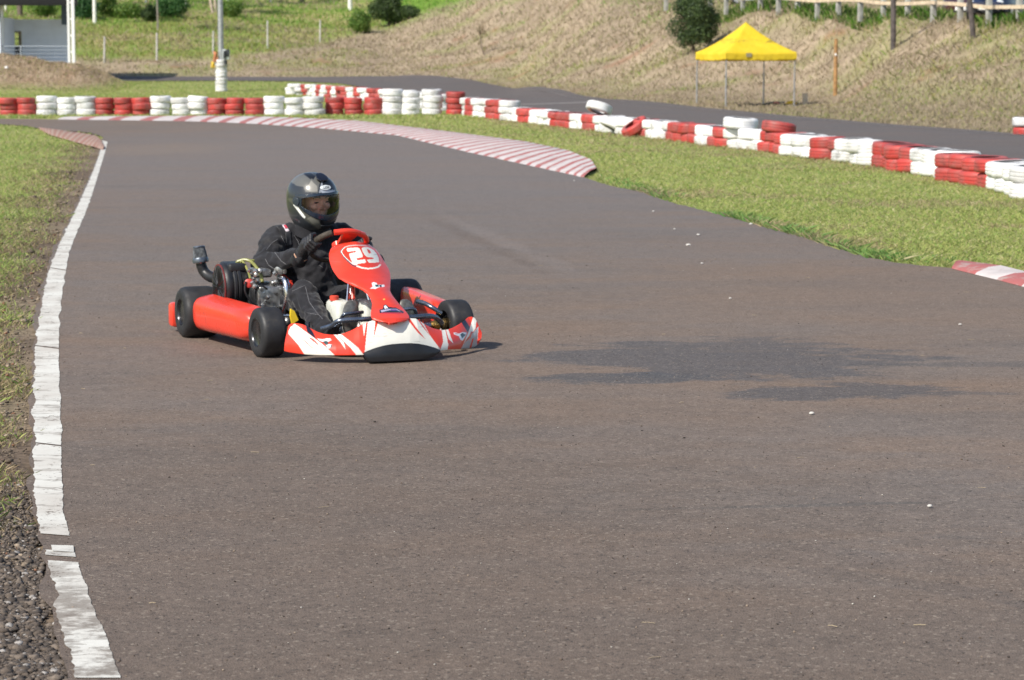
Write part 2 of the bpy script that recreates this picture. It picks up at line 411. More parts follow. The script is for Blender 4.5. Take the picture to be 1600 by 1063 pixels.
lowpatch = (gy > 2)
gz_ = gz_ + np.where((gz_ < .3) & (gy > 3), (fbm(gx, gy, .8, 3, 6)-.5)*.03-.018, -.012)
na = len(az); nr = len(rr); I, J = np.meshgrid(np.arange(nr-1), np.arange(na-1), indexing='ij')
F = np.c_[(I*na+J).ravel(), (I*na+J+1).ravel(), ((I+1)*na+J+1).ravel(), ((I+1)*na+J).ravel()]
me = npmesh('ground', np.c_[gx, gy, gz_], F, ground_cols(gx, gy, gz_))
me.polygons.foreach_set('use_smooth', [True]*len(me.polygons))
M_ground = vcolmat('ground_mat', .95, .45, 26, .6, .15)
tag(link('ground', me, M_ground), kind='structure')
# asphalt
WARM = (.166, .121, .092); COOL = (.150, .124, .108)
M_asph = asphalt('asphalt_mat', WARM, COOL, [
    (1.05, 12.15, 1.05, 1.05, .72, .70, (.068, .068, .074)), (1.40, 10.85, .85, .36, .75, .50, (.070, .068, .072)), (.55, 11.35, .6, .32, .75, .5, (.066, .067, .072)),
    (2.3, 11.85, 1.0, .22, .5, .4, (.078, .074, .074)), (2.0, 10.8, .6, .10, .5, .4, (.076, .070, .070)), (1.05, 7.1, .7, .16, .30, .4, (.095, .088, .087), -.5, .6), (1.45, 6.45, .26, .20, .5, .35, (.075, .072, .074)), (1.15, 6.75, .95, .10, .35, .5, (.082, .076, .076), -.66, .3), (.95, 8.0, .8, .035, .7, .6, (.080, .070, .060), .14, .3), (1.2, 8.05, .9, .8, .45, .3, (.118, .110, .106), -.3, 1.2), (2.3, 15.4, 2.2, 2.2, .5, .3, (.165, .120, .090), 0, 1.4), (-6.2, 43, 1.6, 3.2, .6, .4, (.22, .155, .10), 0, .8), (-1.0, 24, 2.6, 7, .5, .4, (.130, .116, .110), 0, 1.3), (-.8, 7.0, 1.5, 2.6, .6, .5, (.118, .088, .068), 0, 1.3), (.8, 5.6, 2.2, 1.2, .5, .5, (.125, .095, .075), 0, 1.2), (-.3, 20.4, 4.6, .10, .5, .5, (.115, .088, .072), -1.405, .5), (-.12, 20.6, 4.4, .12, .4, .5, (.19, .16, .145), -1.405, .5), (0, 42, 8, 14, .55, .6, (.150, .136, .134), 0, 1.2)])  # near foreground zones: brown asphalt tone plus lens vignetting painted into the colour
M_asph2 = asphalt('far_asphalt_mat', (.118, .097, .088), (.106, .096, .093))
def flat(name, poly, z, mat):
    bm = bmesh.new(); f = bm.faces.new([bm.verts.new((x, y, z)) for x, y in poly]); bmesh.ops.triangulate(bm, faces=[f], ngon_method='EAR_CLIP')
    bmesh.ops.recalc_face_normals(bm, faces=bm.faces)
    me = bpy.data.meshes.new(name); bm.to_mesh(me); bm.free()
    if me.polygons[0].normal.z < 0: me.flip_normals()
    return link(name, me, mat)
tag(flat('race_track', TRACK, .004, M_asph), kind='structure')
tag(zband(T2_FARW, T2_NEARW[::-1], 'far_race_track', M_asph2, 220, 8, .03), kind='structure')

# ------------------------------------------------------------------ kerbs and the painted edge line
def painted(name, c, wear, amt, rough=.7, stretch=(1, 1, 1), sc_=6):
    b = NB(name, rough)
    n1 = b.noise(sc_, 7, .7, b.mapping(stretch)); n2 = b.noise(90, 3, .7)
    k = b.math('ADD', b.math('MULTIPLY', n1, .75), b.math('MULTIPLY', n2, .25))
    c2 = b.mix(b.ramp(b.noise(2.5, 5), .35, .7), c, tuple(x*.80 for x in c))
    b.color(b.mix(b.ramp(k, amt, amt+.07), c2, wear)); b.bump(n2, .4, .004); return b.m
M_kw = painted('kerb_white_paint', (.62, .56, .54), (.38, .27, .24), .555); M_kr = painted('kerb_red_paint', (.42, .125, .115), (.40, .29, .26), .51)
M_krf = painted('faded_red_paint', (.34, .16, .12), (.28, .19, .13), .50); M_kwf = painted('faded_white_paint', (.42, .30, .24), (.29, .20, .14), .50)
def kerb(name, low, up, per, wfrac, mats, h=.05, ph=0.):
    L = np.array([gnd(*p) for p in low]); U = np.array([gnd(*p) for p in up])
    d = np.r_[0, np.cumsum(np.hypot(*np.diff((L+U)/2, axis=0).T))]
    cuts = []; s = ph
    while s < d[-1]:
        cuts.append((s, 0)); cuts.append((s+per*wfrac, 1)); s += per
    cuts = [(max(0, min(a, d[-1])), m) for a, m in cuts] + [(d[-1], 0)]
    b = MB(); hs = [(0, .006), (.06, h*.55), (.5, h), (.95, h*.7), (1, -.02)]
    for (a, m), (c, _) in zip(cuts[:-1], cuts[1:]):
        if c-a < 1e-3: continue
        n = max(1, int((c-a)/.3)); rings = []
        for s in np.linspace(a, c, n+1):
            l = np.array([np.interp(s, d, L[:, k]) for k in (0, 1)]); u = np.array([np.interp(s, d, U[:, k]) for k in (0, 1)])
            l = l+np.array([mnoise.noise((s*3, 1, 0)), mnoise.noise((s*3, 5, 0))])*.03
            rings.append([(*(l*(1-t)+u*t), hh) for t, hh in hs])
        b.loft(rings, closed=False, caps=False, mi=m)
    return tag(b.build(name, mats, smooth=40), kind='structure')
kerb('kerb', [(90, 187), (300, 190), (400, 194), (500, 201), (620, 212), (729, 238), (820, 258), (880, 271), (912, 278)],
     [(110, 184), (325, 182.2), (430, 184), (560, 190), (700, 207), (825, 223), (890, 237), (926, 252), (933, 266)], .92, .62, [M_kw, M_kr])
kerb('kerb', [(1487, 421), (1508, 426), (1542, 434), (1592, 448), (1700, 474), (1900, 522)], [(1499, 411), (1536, 412), (1592, 426), (1650, 440), (1760, 464), (1980, 510)], 1.05, .5, [M_kr, M_kw], .035)
kerb('kerb', [(62, 203), (80, 212), (105, 219), (130, 226), (150, 231), (161, 235)], [(60, 200.5), (80, 203), (120, 208), (150, 213), (158, 220), (164, 232)], .8, .45, [M_kwf, M_krf], .04)
kerb('kerb', [(700, 163), (640, 147), (600, 140), (560, 136.5), (530, 133.5)], [(720, 161), (655, 145), (612, 138.5), (570, 135.5), (535, 133)], 2.2, .5, [M_kwf, M_kwf], .03)
lb_ = NB('edge_line_paint', .75); vv_ = lb_.mapping((1.0, 1.3, 1)); n1_ = lb_.noise(7, 9, .72, vv_); n2_ = lb_.noise(60, 5, .7); n3_ = lb_.noise(1.1, 6, .62, lb_.mapping((.55, 2.4, 1), (0, 0, .05)))
w_ = lb_.ramp(lb_.math('ADD', lb_.math('MULTIPLY', n1_, .6), lb_.math('MULTIPLY', n2_, .4)), .545, .61); ck_ = lb_.ramp(lb_.math('ABSOLUTE', lb_.math('SUBTRACT', n3_, .5)), .003, .012, .6, 0)
sy_ = lb_.n('SeparateXYZ'); lb_.l(lb_.coord(), sy_.inputs[0]); nearw = lb_.math('MULTIPLY', lb_.ramp(sy_.outputs[1], 8.2, 6.0), lb_.ramp(n1_, .44, .56)); w_ = lb_.math('MAXIMUM', lb_.math('MAXIMUM', w_, ck_), lb_.math('MULTIPLY', nearw, .8))
cw_ = lb_.mix(lb_.ramp(lb_.noise(3, 5), .35, .7), (.64, .63, .58), (.52, .49, .44)); lb_.color(lb_.mix(w_, cw_, (.15, .12, .095))); lb_.bump(n2_, .4, .003); M_line = lb_.m
la = resamp(gl, 2600); lb = resamp(gr_, 2600); b = MB(); rings = []
for i in range(2600):
    y = la[i, 1]; n1 = mnoise.noise((3, y*2.6, 1))*.55+mnoise.noise((3, y*9, 4))*.2+mnoise.noise((3, y*24, 4))*.18; n2 = mnoise.noise((8, y*2.2, 7))*.5+mnoise.noise((8, y*10, 9))*.16+mnoise.noise((8, y*26, 2))*.15
    wl = 1+.3*(y < 6.8); A_ = la[i]+np.array([n1*.034*wl, 0]); B_ = lb[i]+np.array([n2*.022*wl, 0])
    gap = (7.26 < y < 7.5) or (7.10 < y < 7.16) or (12.63 < y < 12.67) or (abs(y-9.35) < .01) or (abs(y-17.6) < .02)
    if gap:
        if len(rings) > 1: b.loft(rings, False, False)
        rings = []; continue
    rings.append([(*(A_*(1-t)+B_*t), .0065) for t in (0, .5, 1)])
b.loft(rings, False, False); b.add([(-1.395, 7.22, .0085), (-1.325, 7.20, .0085), (-1.345, 7.30, .0085), (-1.415, 7.31, .0085)], [(0, 1, 2, 3)])
tag(b.build('edge_line', M_line), kind='structure')
# worn white line along the outside of the far track and a scuffed mark across it
b = MB(); P = resamp([gnd(*p) for p in [(1700, 221.5), (1600, 214.5), (1500, 206), (1400, 199), (1240, 185.5), (1090, 171), (1000, 163), (900, 155), (830, 147.5)]], 120); rings = []
for i in range(120):
    z = tz(*P[i])+.04; rings.append([(P[i, 0], P[i, 1], z), (P[i, 0]-.07, P[i, 1]-.12, z)])
b.loft(rings, False, False); Q = [gnd(*p) for p in [(805, 164.5), (920, 160.6), (922, 162), (806, 165.6)]]; b.add([(x, y, .036) for x, y in Q], [(0, 1, 2, 3)])
tag(b.build('far_edge_line', painted('far_line_paint', (.30, .27, .25), (.10, .085, .078), .5)), kind='structure')

# ------------------------------------------------------------------ hit(): where a line of sight meets the terrain
def hit(px, py, dz=0.):
    r = ray(px, py); Y = np.arange(5, 300, .05); t = Y/r[1]; x = r[0]*t; z = CAM_H+r[2]*t
    g = terrain(x, Y)+dz; k = np.argmax(z <= g); return (float(x[k]), float(Y[k]), float(g[k]))

# ------------------------------------------------------------------ painted tyres
def tyre_mat(name, c, worn, rub):
    b = NB(name, .55); oi = b.n('ObjectInfo'); rnd = oi.outputs['Random']
    v = b.mapping(); add = b.n('VectorMath', operation='ADD'); b.l(v, add.inputs[0]); cm = b.n('CombineXYZ'); b.l(b.math('MULTIPLY', rnd, 40.), cm.inputs[0]); b.l(cm.outputs[0], add.inputs[1]); vv = add.outputs[0]
    base = b.mix(b.ramp(b.noise(5, 5, .6, vv), .35, .7), c, worn)
    base = b.mix(b.ramp(b.noise(3.5, 6, .7, vv), .54, .68, 0, .75), base, tuple(x*.5 for x in worn))
    base = b.mix(b.ramp(b.noise(14, 5, .75, vv), .63, .69), base, rub)
    hsv = b.n('HueSaturation'); b.l(base, hsv.inputs['Color']); b.l(b.math('ADD', b.math('MULTIPLY', rnd, .3), .82), hsv.inputs['Value'])
    # the inside of the carcass was never painted
    sep = b.n('SeparateXYZ'); b.l(b.coord(), sep.inputs[0]); r2 = b.math('SQRT', b.math('ADD', b.math('POWER', sep.outputs[0], 2.), b.math('POWER', sep.outputs[1], 2.)))
    b.color(b.mix(b.ramp(r2, .178, .200), rub, hsv.outputs[0])); b.bump(b.noise(25, 4, .6, vv), .25, .01); return b.m
M_tr = tyre_mat('red_tyre_paint', (.48, .050, .042), (.36, .10, .09), (.06, .025, .022)); M_tw = tyre_mat('white_tyre_paint', (.80, .80, .81), (.60, .59, .57), (.05, .05, .05))
def tyre_mesh(name, mat, R=.30, Wd=.19, hole=.165, ph=0):
    hw = Wd/2; prof = [(-hw*.62, hole+.03), (-hw*.9, hole), (-hw, hole+.02), (-hw*1.02, R-.07), (-hw*.97, R-.035), (-hw*.82, R-.010), (-hw*.55, R-.001), (-hw*.35, R), (-hw*.30, R-.007), (-hw*.2, R-.007), (-hw*.15, R+.001), (hw*.15, R+.001), (hw*.2, R-.007), (hw*.3, R-.007), (hw*.35, R), (hw*.55, R-.001), (hw*.82, R-.010), (hw*.97, R-.035), (hw*1.02, R-.07), (hw, hole+.02), (hw*.9, hole), (hw*.62, hole+.03), (0, R-.03)]
    b = MB(); b.revolve(prof, (0, 0, 0), (0, 0, 1), 36, closed=True)
    V = []
    for x, y, z in b.v:
        a = math.atan2(y, x); k = 1+.018*math.sin(2*a+ph)+.010*math.sin(3*a+2*ph); V.append((x*k, y*k, z*(1+.05*math.sin(a+ph*3))))
    b.v = V; me = b.mesh(name, 50); me.materials.append(mat); return me
TY = {'red': [tyre_mesh('tyre', M_tr, ph=p, Wd=wd) for p, wd in ((0, .19), (1.3, .18), (2.7, .2))], 'white': [tyre_mesh('tyre', M_tw, ph=p, Wd=wd) for p, wd in ((.5, .19), (1.9, .2), (3.1, .18))]}
def ordw(n):
    W_ = ['', 'first', 'second', 'third', 'fourth', 'fifth', 'sixth', 'seventh', 'eighth', 'ninth', 'tenth', 'eleventh', 'twelfth']
    if n < len(W_): return W_[n]
    return str(n)+('th' if 10 < n % 100 < 14 else {1: 'st', 2: 'nd', 3: 'rd'}.get(n % 10, 'th'))
def tyre(colour, loc, label, group, tilt=(0, 0), s=1.):
    o = bpy.data.objects.new('tyre', random.choice(TY[colour])); COL.objects.link(o); o.location = loc
    o.rotation_euler = (tilt[0], tilt[1], random.uniform(0, 6.28)); o.scale = (s, s, s); return tag(o, label, 'tyre', group)
LV = {1: ['only'], 2: ['bottom', 'top'], 3: ['bottom', 'middle', 'top'], 4: ['bottom', 'second', 'third', 'top']}
def stack(x, y, z, colour, n, where, group, s=1., jit=.02):
    zz = z; names = LV[n] if n in LV else ['bottom']+[ordw(k+1) for k in range(1, n-1)]+['top']
    for k in range(n):
        h = .182*s*random.uniform(.95, 1.03)
        lv = names[k]+' tyre' if k in (0, n-1) or n == 3 else names[k]+' tyre up'
        tyre(colour, (x+random.gauss(0, jit), y+random.gauss(0, jit), zz+h/2), f'{colour} {lv} in the {where}', group, (random.gauss(0, .025), random.gauss(0, .025)), s*random.uniform(.97, 1.03)); zz += h
    return zz
row = [(11, 'red', 3), (40, 'red', 3), (71, 'white', 3), (102, 'white', 3), (132.5, 'white', 3), (162, 'red', 3), (191, 'red', 3), (219, 'red', 3), (249, 'white', 3), (280, 'white', 3), (308, 'white', 3), (336, 'red', 3), (366, 'red', 3), (396, 'red', 3), (426, 'white', 3), (459, 'white', 3), (490, 'white', 3), (521.5, 'red', 3), (551.5, 'red', 3), (582, 'red', 3), (612, 'white', 4), (642, 'white', 4), (675, 'white', 4), (710, 'red', 4)]
for k, (px, c, n) in enumerate(row):
    x, y = gnd(px, 180.5 if px < 500 else 180); big = c == 'white' and (k % 2 == 0)
    stack(x, y+.3, -.01, c, n, f'{ordw(k+1)} stack from the left of the straight row', 'tyres stacked in the straight row across the bend', 1.06 if big else .98)
WALL = [(734, 181), (765, 184), (800, 188), (840, 192), (876, 197), (920, 202), (970, 208), (1010, 212), (1060, 218), (1110, 225), (1150, 230), (1205, 235), (1250, 242), (1300, 249), (1345, 254), (1390, 260), (1440, 270), (1485, 277), (1525, 286), (1565, 292), (1600, 301), (1680, 322)]
RUNS = [(735, 'white'), (752, 'red'), (772, 'white'), (799, 'red'), (818, 'white'), (841, 'red'), (876, 'white'), (902, 'red'), (925, 'white'), (940, 'red'), (1003, 'white'), (1020, 'red'), (1058, 'white'), (1102, 'red'), (1121, 'white'), (1151, 'red'), (1207, 'white'), (1240, 'red'), (1284, 'white'), (1322, 'red'), (1388, 'white'), (1438, 'red'), (1494, 'white'), (1567, 'red'), (1640, 'white')]
RUNS = [(735, 'white'), (752, 'red'), (772, 'white'), (799, 'red'), (818, 'white'), (841, 'red'), (876, 'white'), (902, 'red'), (926, 'white'), (940, 'red'), (1005, 'white'), (1022, 'red'), (1060, 'white'), (1104, 'red'), (1122, 'white'), (1152, 'red'), (1208, 'white'), (1240, 'red'), (1286, 'white'), (1322, 'red'), (1388, 'white'), (1438, 'red'), (1495, 'white'), (1568, 'red'), (1660, 'white')]
def run_col(px): 
    for e, c in RUNS:
        if px < e: return c
    return 'white'
wp = np.array([gnd(*p) for p in WALL]); wl_ = np.r_[0, np.cumsum(np.hypot(*np.diff(wp, axis=0).T))]; nst = int(wl_[-1]/.60)
SPECIAL = {}; kst = 0
for i in range(nst+1):
    s_ = i*.60; x = float(np.interp(s_, wl_, wp[:, 0])); y = float(np.interp(s_, wl_, wp[:, 1]))+.28
    px = 800+FPX*x/y
    if px > 1640: break
    kst += 1; n = 3 if px < 800 else 2; c = run_col(px)
    x += random.gauss(0, .03)
    zt = stack(x, y, -.02, c, n, f'{ordw(kst)} stack from the far end of the long wall', 'tyres stacked along the long red and white wall', 1.0, .025)
    SPECIAL[kst] = (px, x, y, zt)
def near_stack(px): return min(SPECIAL.values(), key=lambda t: abs(t[0]-px))
GL = 'loose tyres on the long wall'
p_ = near_stack(934); tyre('white', (p_[1]+.02, p_[2], p_[3]+.17), 'white tyre tilted up on top of the wall left of the leaning red tyre', GL, (.05, -.36))
p_ = near_stack(1153); tyre('white', (p_[1]-.02, p_[2]-.1, p_[3]+.10), 'single white tyre lying flat on top of the long wall', GL, (.05, -.03), 1.05)
x, y = gnd(991, 212.5); tyre('red', (x, y-.16, .19), 'red tyre leaning against the white part of the long wall', GL, (.30, -.52))
x, y = gnd(958, 208.5); tyre('white', (x, y-.13, .19), 'white tyre leaning against the long wall beside the leaning red one', GL, (.28, -.40))
p_ = near_stack(1222); tyre('red', (p_[1]-.05, p_[2], p_[3]+.07), 'red tyre lying slanted on the long wall right of the flat white one', GL, (.02, -.16))
x, y = gnd(1605, 212); stack(x, y, 0, 'red', 1, 'short stack beyond the far track', 'tyres beyond the far track'); stack(x, y, .19, 'white', 1, 'short stack beyond the far track', 'tyres beyond the far track', 1.05)
BACK = resamp([gnd(457, 148), gnd(478, 149), gnd(500, 151), gnd(530, 154), gnd(562, 157), gnd(600, 161.5), gnd(640, 166), gnd(690, 174)], 27)
bc = lambda px: 'red' if (px < 456 or 473 <= px < 485 or 498 <= px < 507 or 520 <= px < 526 or 536 <= px < 546 or 562 <= px < 568 or 588 <= px < 598 or 612 <= px < 622 or 678 <= px < 690) else 'white'
for i, (x, y) in enumerate(BACK):
    px = 800+FPX*x/y
    stack(float(x), float(y), -.02, bc(px), 3, f'{ordw(i+1)} stack from the far end, wall behind the straight row', 'tyres stacked in the wall behind the straight row', 1.05, .05)
# a tall sleeve of white tyres round the lamp pole
PX, PY, PZ = hit(346, 143)
zt = PZ-.03
zt = stack(PX, PY, PZ-.02, 'white', 9, 'tall white stack round the metal pole', 'white tyres sleeved over the metal pole', 1.09, .012)

# ------------------------------------------------------------------ poles, posts, pavilion, canopy
M_steel = simple('galvanised_steel', (.42, .43, .44), .45, .6, var=.2, scale=8); M_conc = simple('weathered_concrete', (.42, .41, .37), .9, var=.25, scale=6, bump=.3)
M_wood = simple('weathered_wood', (.20, .155, .115), .9, var=.35, scale=5, bump=.4); M_wooda = simple('amber_wood', (.34, .19, .075), .8, var=.3, scale=6, bump=.3); M_wdark = simple('dark_pole_wood', (.085, .072, .068), .9, var=.35, scale=4, bump=.4)
M_wwhite = simple('white_wall_paint', (.86, .90, .95), .8, var=.04, scale=2, dirt=((.40, .36, .30), 1.2, .62)); M_cwhite = simple('white_steel_paint', (.82, .82, .80), .5, var=.05); M_black = simple('black_roof_paint', (.012, .012, .014), .6)
M_slab = simple('floor_concrete', (.46, .45, .43), .9); M_rail = simple('grey_rail_paint', (.35, .40, .45), .5); M_dkblue = simple('dark_blue_panel', (.03, .045, .075), .5)
t = tag(empty('lamp_pole', (PX, PY, PZ)), 'tall grey metal pole rising out of a sleeve of white tyres', 'pole')
b = MB(); b.tube([(0, 0, 0), (0, 0, 4), (-.03, 0, 9.5)], [.16, .15, .10], 14); b.build('pole_shaft', M_steel, t)
b = MB(); b.tube([(-.03, 0, 9.3), (.6, -.1, 9.8), (1.4, -.2, 9.9)], [.04, .035, .03], 8, 4); b.box((1.6, -.22, 9.9), (.6, .22, .12), bev=.04); b.build('lamp_arm', M_steel, t)
x = PX+.34; b = MB(); b.box((0, 0, 0), (.36, .3, .56), bev=.04); o = b.build('junction_box', simple('pale_grey_plastic', (.55, .60, .60), .4)); o.location = (x-.02, PY-.2, PZ+2.02); tag(o, 'pale grey box strapped to the metal pole above the white tyres', 'box')
b = MB(); b.box((0, 0, .08), (.20, .05, .40), bev=.015); b.box((-.16, .0, 0), (.12, .2, .44), bev=.02); b.tube([(-.1, 0, -.3), (-.12, 0, -.55)], .09, 8); o2 = b.build('box_cover', simple('dark_plastic', (.03, .035, .04), .5), o); o2.location = (.08, -.16, 0)
def rag(loc, wdt, h, mat, label):
    b = MB(); rings = []
    for i in range(7):
        t_ = i/6; rings.append([(wdt*(u-.5)*(1-.35*t_)+.04*math.sin(5*t_+u*4), .05*math.sin(u*7+3*t_), -h*t_+.04*math.sin(u*9)) for u in np.linspace(0, 1, 9)])
    b.loft(rings, False, False); o = b.build('rag', mat, smooth=60); o.location = loc; m = o.modifiers.new('t', 'SOLIDIFY'); m.thickness = .012; tag(o, label, 'rag', 'rags hung on the pole')
rag((PX-.28, PY-.25, PZ+2.16), .26, .55, simple('rust_cloth', (.50, .19, .09), .9), 'rust orange rag hanging on the metal pole')
rag((PX-.42, PY-.28, PZ+1.6), .22, .32, simple('yellow_cloth', (.75, .50, .06), .9), 'yellow rag hooked over the white tyre sleeve')

for i, (px, pb, pt) in enumerate([(163, 98, 58), (245, 95, 52), (333, 84, 49), (418, 76, 33), (500, 67, 32)]):
    x, y, z = hit(px, pb); h = (pb-pt)*y/FPX
    b = MB(); b.tube([(0, 0, -.3), (0, 0, h)], [.085, .075], 4); o = b.build('fence_post', M_conc); o.location = (x, y, z); o.rotation_euler = (random.gauss(0, .02), random.gauss(0, .02), .5)
    tag(o, ['slim concrete fence post nearest the pavilion', 'concrete fence post below the thin grey tree', 'short concrete fence post beside the metal pole', 'concrete fence post between the metal pole and the last post', 'concrete fence post furthest up the green slope'][i], 'post', 'concrete fence posts on the slope')

# guard rail on the bank top
gx0, gy0, gx1, gy1 = 12.1, 119., 18.7, 90.; n = 11
gr = tag(empty('guard_rail', (gx1, gy1, tz(gx1, gy1))), 'guard rail of square concrete posts and a cream timber rail on the bank top', 'guard rail')
M_gp = simple('concrete_post_paint', (.36, .36, .33), .85, var=.2, scale=5); M_gr = simple('cream_rail_paint', (.62, .50, .36), .7, var=.2, scale=4); pts = []
for i in range(-6, 15):
    t_ = i/n; x = gx0+(gx1-gx0)*t_; y = gy0+(gy1-gy0)*t_; z = tz(gx0, gy0)*(1-t_)+tz(gx1, gy1)*t_+.06*math.sin(i*1.7); pts.append((x, y, z))
    b = MB(); b.box((0, 0, .6), (.20, .20, 1.9), bev=.015); o = b.build('post', M_gp, gr); o.location = (x-gx1, y-gy1, z-gr.location.z); o.rotation_euler = (0, 0, .22)
for hgt, nm in ((.58, 'rail'), (1.22, 'rail')):
    b = MB(); rings = []
    for x, y, z in pts:
        c = Vector((x-gx1-.14, y-gy1-.03, z-gr.location.z+hgt)); rings.append([c+Vector(q) for q in ((0, 0, -.07), (.06, 0, -.07), (.06, 0, .07), (0, 0, .07))])
    b.loft(rings); b.build(nm, M_gr, gr)
def pole(name, px, py, r0, h, lean, mat, label, cat, cap=None):
    x, y, z = hit(px, py); b = MB(); b.tube([(0, 0, -.4), (lean*.5, 0, h*.5), (lean, 0, h)], [r0, r0*.92, r0*.8], 10)
    o = b.build(name, mat); o.location = (x, y, z); return tag(o, label, cat)
pole('utility_pole', 1396, 77, .11, 9, -.15, M_wdark, 'dark upright utility pole standing on the dry bank', 'pole'); pole('utility_pole', 1523, 60, .10, 8, -1.05, M_wdark, 'dark leaning utility pole on the bank near the guard rail', 'pole')
o = pole('wooden_post', 1305, 149, .085, 2.15, 0, M_wooda, 'short amber wooden post at the foot of the dry bank', 'post'); b = MB(); b.box((-.02, -.09, 1.55), (.07, .02, .09)); b.build('tag_plate', M_cwhite, o)
x, y, z = hit(1258, 163); b = MB(); b.box((0, 0, .15), (.19, .12, .46), bev=.01); b.box((0, 0, .39), (.21, .14, .03), bev=.008); o = b.build('marker_stake', simple('cream_concrete', (.55, .48, .36), .9)); o.location = (x, y, z); tag(o, 'short cream marker stake right of the yellow canopy', 'marker')
x, y, z = hit(1236, 163.5); b = MB(); b.ball((0, 0, .05), (.17, .12, .09), 3); b.ball((.13, .02, .03), (.1, .09, .06), 3); b.ball((-.14, 0, .03), (.08, .08, .05), 3); o = remeshed('sandbag', b, simple('yellow_bag', (.78, .50, .03), .7), None, .015, 3); o.location = (x, y, z); tag(o, 'small yellow sandbag at the foot of the canopy leg', 'bag')
x, y, z = hit(1213, 163.5); b = MB(); b.ball((0, 0, .04), (.12, .1, .07), 2); o = b.build('sandbag', simple('faded_red_bag', (.5, .16, .12), .8)); o.location = (x, y, z); tag(o, 'small faded red bag on the ground under the canopy', 'bag')
b = MB(); b.tube([hit(px, py) for px, py in [(1155, 166.5), (1180, 165.5), (1198, 163), (1206, 161), (1226, 160.5)]], .05, 6, 5); tag(b.build('hose', M_black), 'black hose lying on the ground under the yellow canopy', 'hose')

# yellow canopy
def tent():
    cx, cy = 8.63, 90.0; u = Vector((.316, -.949, 0)); v = Vector((.949, .316, 0)); h = 1.44; zg = 0.
    t = tag(empty('canopy_tent', (cx, cy, 0)), 'yellow pop up canopy tent standing beside the far track', 'tent')
    b0 = NB('yellow_canvas', .7); c = b0.mix(b0.ramp(b0.noise(1.6, 4), .3, .7), (.80, .60, .022), (.86, .66, .04))
    zc = b0.n('SeparateXYZ'); b0.l(b0.coord(), zc.inputs[0])
    sm = b0.math('MULTIPLY', b0.ramp(b0.math('ABSOLUTE', b0.math('SUBTRACT', zc.outputs[2], 2.38)), .05, .12, 1, 0), b0.ramp(b0.noise(3.2, 6, .75, b0.mapping((1, 1, 2.5))), .50, .58))
    b0.color(b0.mix(b0.math('MULTIPLY', sm, .65), c, (.20, .15, .04)))
    tr = b0.n('BsdfTranslucent'); b0.l(c, tr.inputs['Color']); ms = b0.n('MixShader'); ms.inputs[0].default_value = .25
    b0.l(b0.b.outputs[0], ms.inputs[1]); b0.l(tr.outputs[0], ms.inputs[2]); b0.l(ms.outputs[0], b0.t.nodes['Material Output'].inputs['Surface']); b0.bump(b0.noise(5, 4), .5, .05)
    n = 40; V = []; F = []
    for i in range(n+1):
        for j in range(n+1):
            a = i/n*2-1; c_ = j/n*2-1; m = max(abs(a), abs(c_)); mn = min(abs(a), abs(c_))
            z = 1.98 + 1.10*((1-m)**1.22) - .07*(1-mn)*math.sin(math.pi*m)*.9 + .012*mnoise.noise((a*4, c_*4, 2))
            z -= .05*(1-mn**2)*(m**6)
            p = u*(a*1.4)+v*(c_*1.4); V.append((p.x, p.y, z))
    for i in range(n):
        for j in range(n): k = i*(n+1)+j; F.append((k, k+1, k+n+2, k+n+1))
    b = MB(); b.add(V, F); ring = [(i, 0) for i in range(n)]+[(n, j) for j in range(n)]+[(n-i, n) for i in range(n)]+[(0, n-j) for j in range(n)]
    top = [Vector(V[i*(n+1)+j]) for i, j in ring]; rows = [top]
    for k in range(1, 6):
        r = []
        for q, p in enumerate(top):
            d = Vector((p.x, p.y, 0)).normalized(); wv = mnoise.noise((q*.33, k*.4, 5))*.045*k/5
            r.append(Vector((p.x, p.y, 0))+d*(.01+wv)+Vector((0, 0, p.z-.058*k*(1+.10*mnoise.noise((q*.2, 1, 1))))))
        rows.append(r)
    b.loft(rows, True, False); cm = b.build('canopy', b0.m, t, 30); md = cm.modifiers.new('t', 'SOLIDIFY'); md.thickness = .006
    m2 = simple('smudged_print', (.30, .27, .16), .8); b = MB(); p = u*1.53+v*-.12; pp = -v*1.53*0
    q = u*1.435-v*.5; b.box((q.x, q.y, 1.86), (.22, .012, .14), Matrix.Rotation(math.atan2(v.y, v.x), 3, 'Z')); b.build('printed_patch', m2, t)
    for a, c_ in ((-1, -1), (1, -1), (1, 1), (-1, 1)):
        p = u*(a*1.36)+v*(c_*1.36); b = MB(); zb = tz(cx+p.x, cy+p.y); b.tube([(p.x, p.y, zb-.02), (p.x, p.y, 1.2)], .032, 4); b.tube([(p.x, p.y, 1.1), (p.x, p.y, 1.97)], .024, 4); b.box((p.x, p.y, zb+.01), (.12, .12, .02)); b.build('leg', M_steel, t)
    b = MB()
    for a, c_, a2, c2 in ((-1, -1, 1, -1), (1, -1, 1, 1), (1, 1, -1, 1), (-1, 1, -1, -1)):
        p = u*(a*1.36)+v*(c_*1.36); q = u*(a2*1.36)+v*(c2*1.36); m = (p+q)/2
        for s1, s2 in ((p, m), (m, q)):
            b.tube([(s1.x, s1.y, 1.93), (s2.x, s2.y, 1.78)], .014, 4); b.tube([(s1.x, s1.y, 1.78), (s2.x, s2.y, 1.93)], .014, 4)
    b.build('folding_frame', M_steel, t)
tent()

